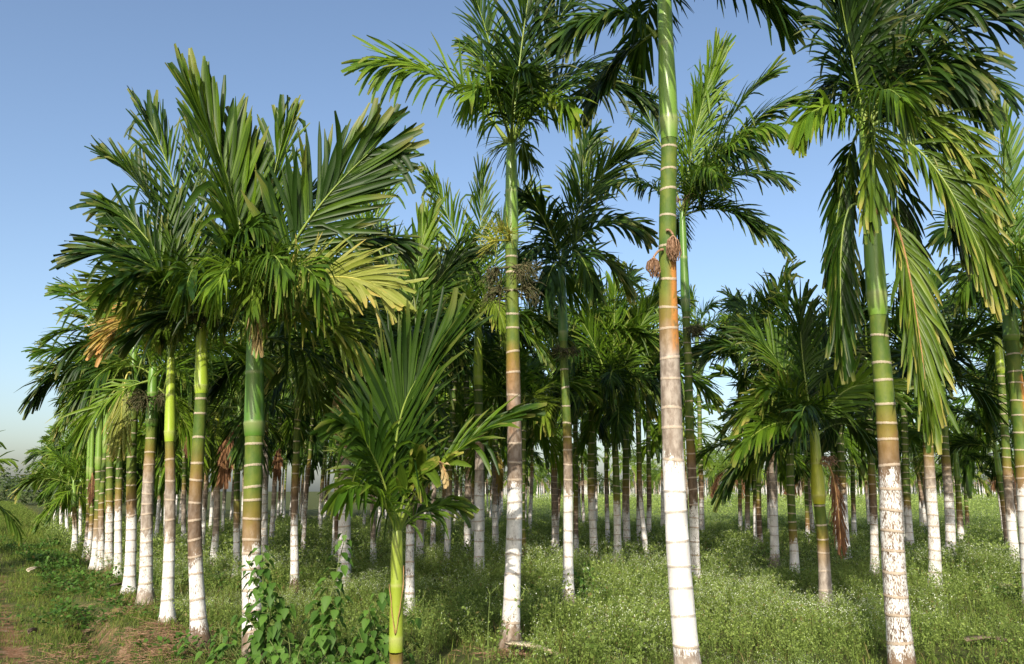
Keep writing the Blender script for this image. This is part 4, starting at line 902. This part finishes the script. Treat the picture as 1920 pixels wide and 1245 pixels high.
scatter('green_weeds', [weed_variant(np.random.default_rng(270 + i), .50, fl=(1, 0, 1, 0, 2)[i % 5]) for i in range(8)], x[~fl_], y[~fl_], sc_[~fl_], tn_[~fl_], [M['weed'], M['petal']], rg, 'airy light green weeds under the palms, few in flower', 'weeds')
x, y = region(15000, 15.2, 37.); s = edge_s(x, y); keep = (s > .3 + .2 * wob(x, y, 1.3)); x, y = x[keep], y[keep]
scatter('distant_weeds', [weed_variant(np.random.default_rng(90 + i), .40, False) for i in range(6)], x, y, np.clip(.7 + .3 * wob(x, y, .5, 3.), .3, 1.1) * rg.uniform(.7, 1.2, len(x)), .18 * wob(x, y, .6, 5.) + rg.normal(.05, .08, len(x)), [M['weed'], M['petal']], rg, 'green weeds covering the ground of the farther rows', 'weeds')
x, y = region(9000, 36, 118.); s = edge_s(x, y); keep = (s > .3) & (x > -4); x, y = x[keep], y[keep]
scatter('field_grass', [weed_variant(np.random.default_rng(120 + i), .40, False) for i in range(4)], x, y, rg.uniform(.7, 1.5, len(x)) * np.clip(y / 50, .8, 1.6), rg.normal(.35, .12, len(x)), [M['weed'], M['petal']], rg, 'sunlit tall grass of the open field beyond the palms', 'grass')
x, y = region(900, 6.2, 16.); s = edge_s(x, y); keep = (s > .6) & (wob(x, y, .75, 9.) > .25) & (np.min(np.hypot(x[:, None] - foot[:, 0], y[:, None] - foot[:, 1]), 1) > .45); x, y = x[keep], y[keep]
scatter('tall_weeds', [weed_variant(np.random.default_rng(60 + i), .62, fl=4) for i in range(6)], x, y, rg.uniform(.65, 1.15, len(x)), rg.normal(.12, .08, len(x)), [M['weed'], M['petal']], rg, 'taller branching weeds with white flower heads in clumps', 'weeds')
# grass: short on the track side, thin among the weeds
x, y = region(30000, 4.6, 15.); s = edge_s(x, y)
soilv = .5 * np.exp(-((s + .35) / .25) ** 2) + .85 * np.exp(-((s + 1.25) / .16) ** 2)
keep = (rg.random(len(x)) > soilv * .9) & ((s < .3) | (rg.random(len(x)) < .22)) & (rg.random(len(x)) < .75 + .4 * wob(x, y, 1.1, 1.))
x, y = x[keep], y[keep]; s = edge_s(x, y)
scatter('grass', [tuft_variant(np.random.default_rng(140 + i), .10) for i in range(8)], x, y, rg.uniform(.5, 1.5, len(x)) * np.where(s < .2, .75, 1.3), .2 * wob(x, y, 1.2, 2.) + rg.normal(.05, .1, len(x)), [M['grass']], rg, 'short tufted grass beside the ditch and between the weeds', 'grass')
y = np.sqrt(rg.uniform(14 ** 2, 84 ** 2, 42000)); s_ = -np.abs(rg.normal(0, 3.2, len(y))) * np.clip(y / 30, 1, 2.5) + .6; x = P0[0] + (s_ - (y - P0[1]) * BX[1]) / BX[0]
sx = edge_s(x, y); keep = (rg.random(len(x)) > .8 * np.exp(-((sx + 1.25) / .22) ** 2)); x, y = x[keep], y[keep]
scatter('track_grass', [tuft_variant(np.random.default_rng(160 + i), .16, 12, .09) for i in range(5)], x, y, rg.uniform(.6, 1.5, len(x)) * np.clip(y / 20, .8, 3.2), .2 * wob(x, y, .9, 2.) + rg.normal(.08, .1, len(x)), [M['grass']], rg, 'green grass along the worn track on the left', 'grass')
# low leafy herbs between ditch and track
def herb_variant(rng):
    mb = MB()
    for _ in range(22):
        az = rng.uniform(0, 6.28); rr = rng.uniform(.01, .12); p = np.array([math.cos(az) * rr, math.sin(az) * rr, rng.uniform(.02, .14)]); d = nrm(np.array([math.cos(az), math.sin(az), rng.uniform(-.2, .8)])); e = nrm(np.cross(d, rng.normal(0, .4, 3) + np.array([0, 0, 1.]))); l = rng.uniform(.03, .07); q = e * l * .33
        mb.add([p, p + d * l * .5 + q, p + d * l, p + d * l * .5 - q], [[0, 1, 2, 3]], a=(rng.uniform(0, 1), 0, (rng.random() < .05) * .8, 0))
    return np.concatenate(mb.V), np.concatenate(mb.q), np.concatenate(mb.a), np.concatenate(mb.mq)
y = np.sqrt(rg.uniform(5. ** 2, 26 ** 2, 1100)); s_ = rg.normal(-.45, .28, len(y)); x = P0[0] + (s_ - (y - P0[1]) * BX[1]) / BX[0]; keep = wob(x, y, 1.4, 7.) > -.05; x, y = x[keep], y[keep]
scatter('ground_herbs', [herb_variant(np.random.default_rng(180 + i)) for i in range(6)], x, y, rg.uniform(.5, 1.3, len(x)), rg.normal(.0, .1, len(x)), [M['shrub']], rg, 'low leafy herbs along the ditch', 'herbs')

x, y = region(4200, 8.6, 20.); s = edge_s(x, y); keep = (s > .5) & (wob(x, y, .6, 4.) > .32) & (rg.random(len(x)) < .8); x, y = x[keep], y[keep]
scatter('broad_leaved_weeds', [herb_variant(np.random.default_rng(190 + i)) for i in range(6)], x, y, rg.uniform(.7, 1.5, len(x)), rg.normal(.0, .12, len(x)), [M['shrub']], rg, 'darker broad leaved weeds in patches among the flowering ones', 'weeds')

# ------------------------------------------------------------------ leafy shrubs
def broad_leaf(mb, p, d, up, l, tone, m=0):
    """heart shaped leaf with a fold and a drooping point"""
    d = nrm(d); sd = nrm(np.cross(d, up)); n = np.cross(sd, d); u = np.array([0, .12, .38, .7, 1.0]); wv = np.array([.10, .33, .40, .22, 0.])
    c = p + d * (u * l)[:, None] - np.array([0, 0, 1.]) * (u ** 2 * l * .22)[:, None]
    Lp = c + sd * (wv * l)[:, None] + n * (wv * l * .35)[:, None]; Rp = c - sd * (wv * l)[:, None] + n * (wv * l * .35)[:, None]
    V = np.stack([Lp, c, Rp], 1).reshape(-1, 3); q = [[3 * k + a, 3 * k + a + 1, 3 * k + a + 4, 3 * k + a + 3] for k in range(4) for a in (0, 1)]
    mb.add(V, q, a=(tone, 0, 0, 0), m=m)
def shrub(base, tops, label, seed, leaf=.112, nl=16, group='broad leaved shrubs under the palms', low=0):
    rng = np.random.default_rng(seed); bp = on_ground(*base); root = empty('leafy_shrub', bp); tag(root, label, 'shrub', group)
    ms = MB(); ml = MB()
    for tx, ty, dy in tops:
        tp = at(tx, ty, bp[1] + dy) - bp; st = np.array([rng.normal(0, .05), rng.normal(0, .05), -.03])
        P = bez(st, tp * np.array([.35, .35, .6]) + rng.normal(0, .04, 3), tp, 10); V, Q = tube(P, np.linspace(.008, .003, 10), 5); ms.add(V, Q)
        n = int(nl * max(.5, np.linalg.norm(tp) / .7))
        for k in range(n):
            t = .18 + .82 * (k + rng.uniform(-.3, .3)) / n; t = min(max(t, .1), 1); i = min(int(t * 9), 8); p = P[i] + (P[i + 1] - P[i]) * (t * 9 - i)
            for sgn in (0, 1):
                az = k * 1.57 + sgn * 3.14 + rng.normal(0, .5); o = np.array([math.cos(az), math.sin(az), rng.uniform(-.1, .5)]); pl = rng.uniform(.03, .10) * (1.25 - t * .6)
                q = p + o * pl; w_ = np.array([0, 0, .0018]); ms.add([p - w_, p + w_, q + w_, q - w_], [[0, 1, 2, 3]])
                l = leaf * rng.uniform(.55, 1.2) * (1.15 - .45 * t); broad_leaf(ml, q, o * .6 + np.array([0, 0, -rng.uniform(.3, 1.1)]), nrm(np.array([0, -.25, 1.]) + o * .5), l, rng.uniform(0, 1))
    for k in range(low):
        az = rng.uniform(0, 6.28); rr = .38 * math.sqrt(rng.random()); p = np.array([math.cos(az) * rr * 1.2, math.sin(az) * rr, rng.uniform(.04, .26) * (1.2 - rr)]); o = np.array([math.cos(az + rng.normal(0, .6)), math.sin(az + rng.normal(0, .6)), .1])
        V, Q = tube([[p[0] * .4, p[1] * .4, -.02], p * [.8, .8, .7], p], [.003, .0025, .002], 3); ms.add(V, Q)
        broad_leaf(ml, p, o * .7 + np.array([0, 0, -rng.uniform(.1, .9)]), np.array([0, -.2, 1.]), leaf * rng.uniform(.5, 1.05), rng.uniform(0, 1))
    ms.build('stem', M['stem'], root); ml.build('foliage', M['shrub'], root)
GS = 'broad leaved shrubs under the palms'
shrub((495, 1262), [(490, 1022, 0), (462, 1050, .1), (510, 1090, -.2), (540, 1130, -.1), (450, 1150, -.2)], 'tall heart leaved shrub climbing before the thickest green palm', 71, nl=15, low=60)
shrub((598, 1255), [(650, 995, -.1), (618, 1085, 0), (585, 1130, .1), (640, 1110, -.3), (600, 1170, -.3)], 'heart leaved shrub with one long shoot before the grey brown sheathed palm', 72, nl=13, low=50)
shrub((690, 1258), [(722, 1100, .2), (690, 1140, 0), (668, 1170, -.1), (735, 1170, .3), (780, 1150, .3)], 'spreading heart leaved shrub at the foot of the short young palm', 73, nl=12, low=50)
shrub((420, 1238), [(408, 1165, 0), (440, 1170, 0), (395, 1190, -.1)], 'low heart leaved shrub beside the flared palm foot by the ditch', 74, nl=10, low=45, leaf=.085)
shrub((545, 1300), [(540, 1195, 0), (575, 1190, 0), (505, 1200, 0)], 'lowest heart leaved shrub at the bottom picture edge', 75, nl=10, low=70, leaf=.08)
shrub((1096, 1128), [(1075, 1062, 0), (1100, 1052, .1), (1120, 1062, .1), (1085, 1075, -.2), (1110, 1085, -.2), (1060, 1060, -.2), (1125, 1090, 0)], 'small round bush leaning on a white palm foot', 76, leaf=.07, nl=14, low=70)
shrub((212, 1100), [(214, 1060, 0), (226, 1066, .1), (205, 1075, -.1)], 'small bright herb bush at the feet of the edge row palms', 77, leaf=.06, nl=12, low=40)
shrub((110, 1065), [(100, 1030, 0), (125, 1035, .1), (90, 1040, -.1), (140, 1042, .1)], 'dark low bush beside the left track', 78, leaf=.09, nl=12, low=60)
shrub((95, 1030), [(85, 1000, 0), (110, 1002, .1), (125, 1010, -.1), (70, 1008, .1)], 'farther low bush beside the left track', 79, leaf=.1, nl=12, low=60)

# ------------------------------------------------------------------ small things on the ground
def slab(pts, wid, thick, curl=0.0):
    """a curved strip of real thickness along pts"""
    pts = np.asarray(pts, float); T = nrm(np.gradient(pts, axis=0)); sd = nrm(np.cross(T, [0, 0, 1.])); up = np.cross(sd, T); w_ = np.broadcast_to(wid, (len(pts),))[:, None]; mb = MB()
    cross = [(-1, curl), (-.5, curl * .3), (0, 0), (.5, curl * .3), (1, curl)]; ring = cross + [(a, b - thick) for a, b in reversed(cross)]
    V = np.stack([pts + sd * w_ * a + up * b for a, b in ring], 1); n = len(ring); i = np.arange(len(pts) - 1)[:, None] * n; j = np.arange(n)[None]; k = (j + 1) % n
    Q = np.stack([i + j, i + k, i + n + k, i + n + j], -1).reshape(-1, 4); e = [[0, 1, 8, 9], [1, 2, 7, 8], [2, 3, 6, 7], [3, 4, 5, 6]]
    Q = np.vstack([Q, np.array(e)[:, ::-1], np.array(e) + (len(pts) - 1) * n]); mb.add(V.reshape(-1, 3), Q); return mb
def fallen_sheath(a, b, wid, label, mat='sheath_dry', name='fallen_leaf_sheath', cat='fallen leaf', up=.04):
    A_ = on_ground(*a); B_ = on_ground(*b); t = np.linspace(0, 1, 9)[:, None]; P = A_ + (B_ - A_) * t; P[:, 2] = ground(P[:, 0], P[:, 1]) + .035 + up * np.sin(t[:, 0] * 3.0) + up * (1 - t[:, 0]) ** 3
    o = slab(P - A_, wid * np.interp(t[:, 0], [0, .15, .4, .6, 1], [.5, 1, .8, .3, .12]), .006, .03).build(name, M[mat], loc=A_); tag(o, label, cat); return o
fallen_sheath((950, 1224), (1045, 1238), .09, 'fallen pale leaf sheath with its stalk at the foot of the tall middle palm')
fallen_sheath((52, 1081), (78, 1071), .07, 'single curled pale leaf sheath lying on the left track', up=.05)
fallen_sheath((200, 1112), (250, 1102), .04, 'thin pale dead stalk on the ground by the left ditch', mat='brown_stick', name='fallen_stalk')
fallen_sheath((1436, 1056), (1500, 1060), .05, 'pale fallen stalk lying behind the palm with the rust brown band', name='fallen_stalk')
fallen_sheath((1458, 1130), (1482, 1150), .05, 'reddish brown fallen sheath left of the short yellow shafted palm', mat='brown_stick')
fallen_sheath((1815, 1218), (1890, 1212), .07, 'flat brown fallen sheath in the weeds at the lower right', mat='brown_stick')
fallen_sheath((1880, 1110), (1915, 1104), .06, 'pale fallen stalk near the right picture edge', name='fallen_stalk')
fallen_sheath((52, 1202), (68, 1192), .03, 'short dark stick on the left track', mat='brown_stick', name='fallen_stick', cat='stick')
# dry straw at the palm feet along the ditch
def litter(px, py, n, rad, seed, label):
    rng = np.random.default_rng(seed); c = on_ground(px, py); mb = MB()
    for _ in range(n):
        x_, y_ = c[0] + rng.normal(0, rad), c[1] + rng.normal(0, rad * .7); az = rng.uniform(0, 6.28); l = rng.uniform(.05, .22); z_ = float(ground(x_, y_)) + rng.uniform(.003, .03)
        d = np.array([math.cos(az), math.sin(az), rng.normal(0, .15)]) * l; p = np.array([x_, y_, z_]); V, Q = tube([p, p + d * .5 + [0, 0, .01], p + d], [.0028, .0025, .0015], 3); mb.add(V - c, Q)
    tag(mb.build('dry_litter', M['strand'], loc=c), label, 'dry litter', kind='stuff')
litter(330, 1195, 320, .34, 1, 'dry brown litter on the ditch bank below the front palms')
litter(300, 1225, 420, .36, 2, 'dry brown litter in the near ditch'); litter(215, 1215, 500, .45, 6, 'straw and dead stalks on the bare soil left of the ditch'); litter(240, 1150, 200, .3, 3, 'dry litter left of the second ditch palm')
litter(1550, 1150, 130, .14, 7, 'dry litter round the foot of the yellow shafted palm'); litter(313, 1176, 150, .2, 8, 'dry litter round the second ditch palm'); litter(1756, 1108, 90, .14, 9, 'dry litter at the foot of the mottled grey palm'); litter(255, 1130, 140, .25, 10, 'dry litter between the edge row palms')
litter(1080, 1148, 90, .10, 4, 'dry litter between the palm foot and the round bush'); litter(950, 1228, 160, .16, 5, 'dry litter round the foot of the tall middle palm')
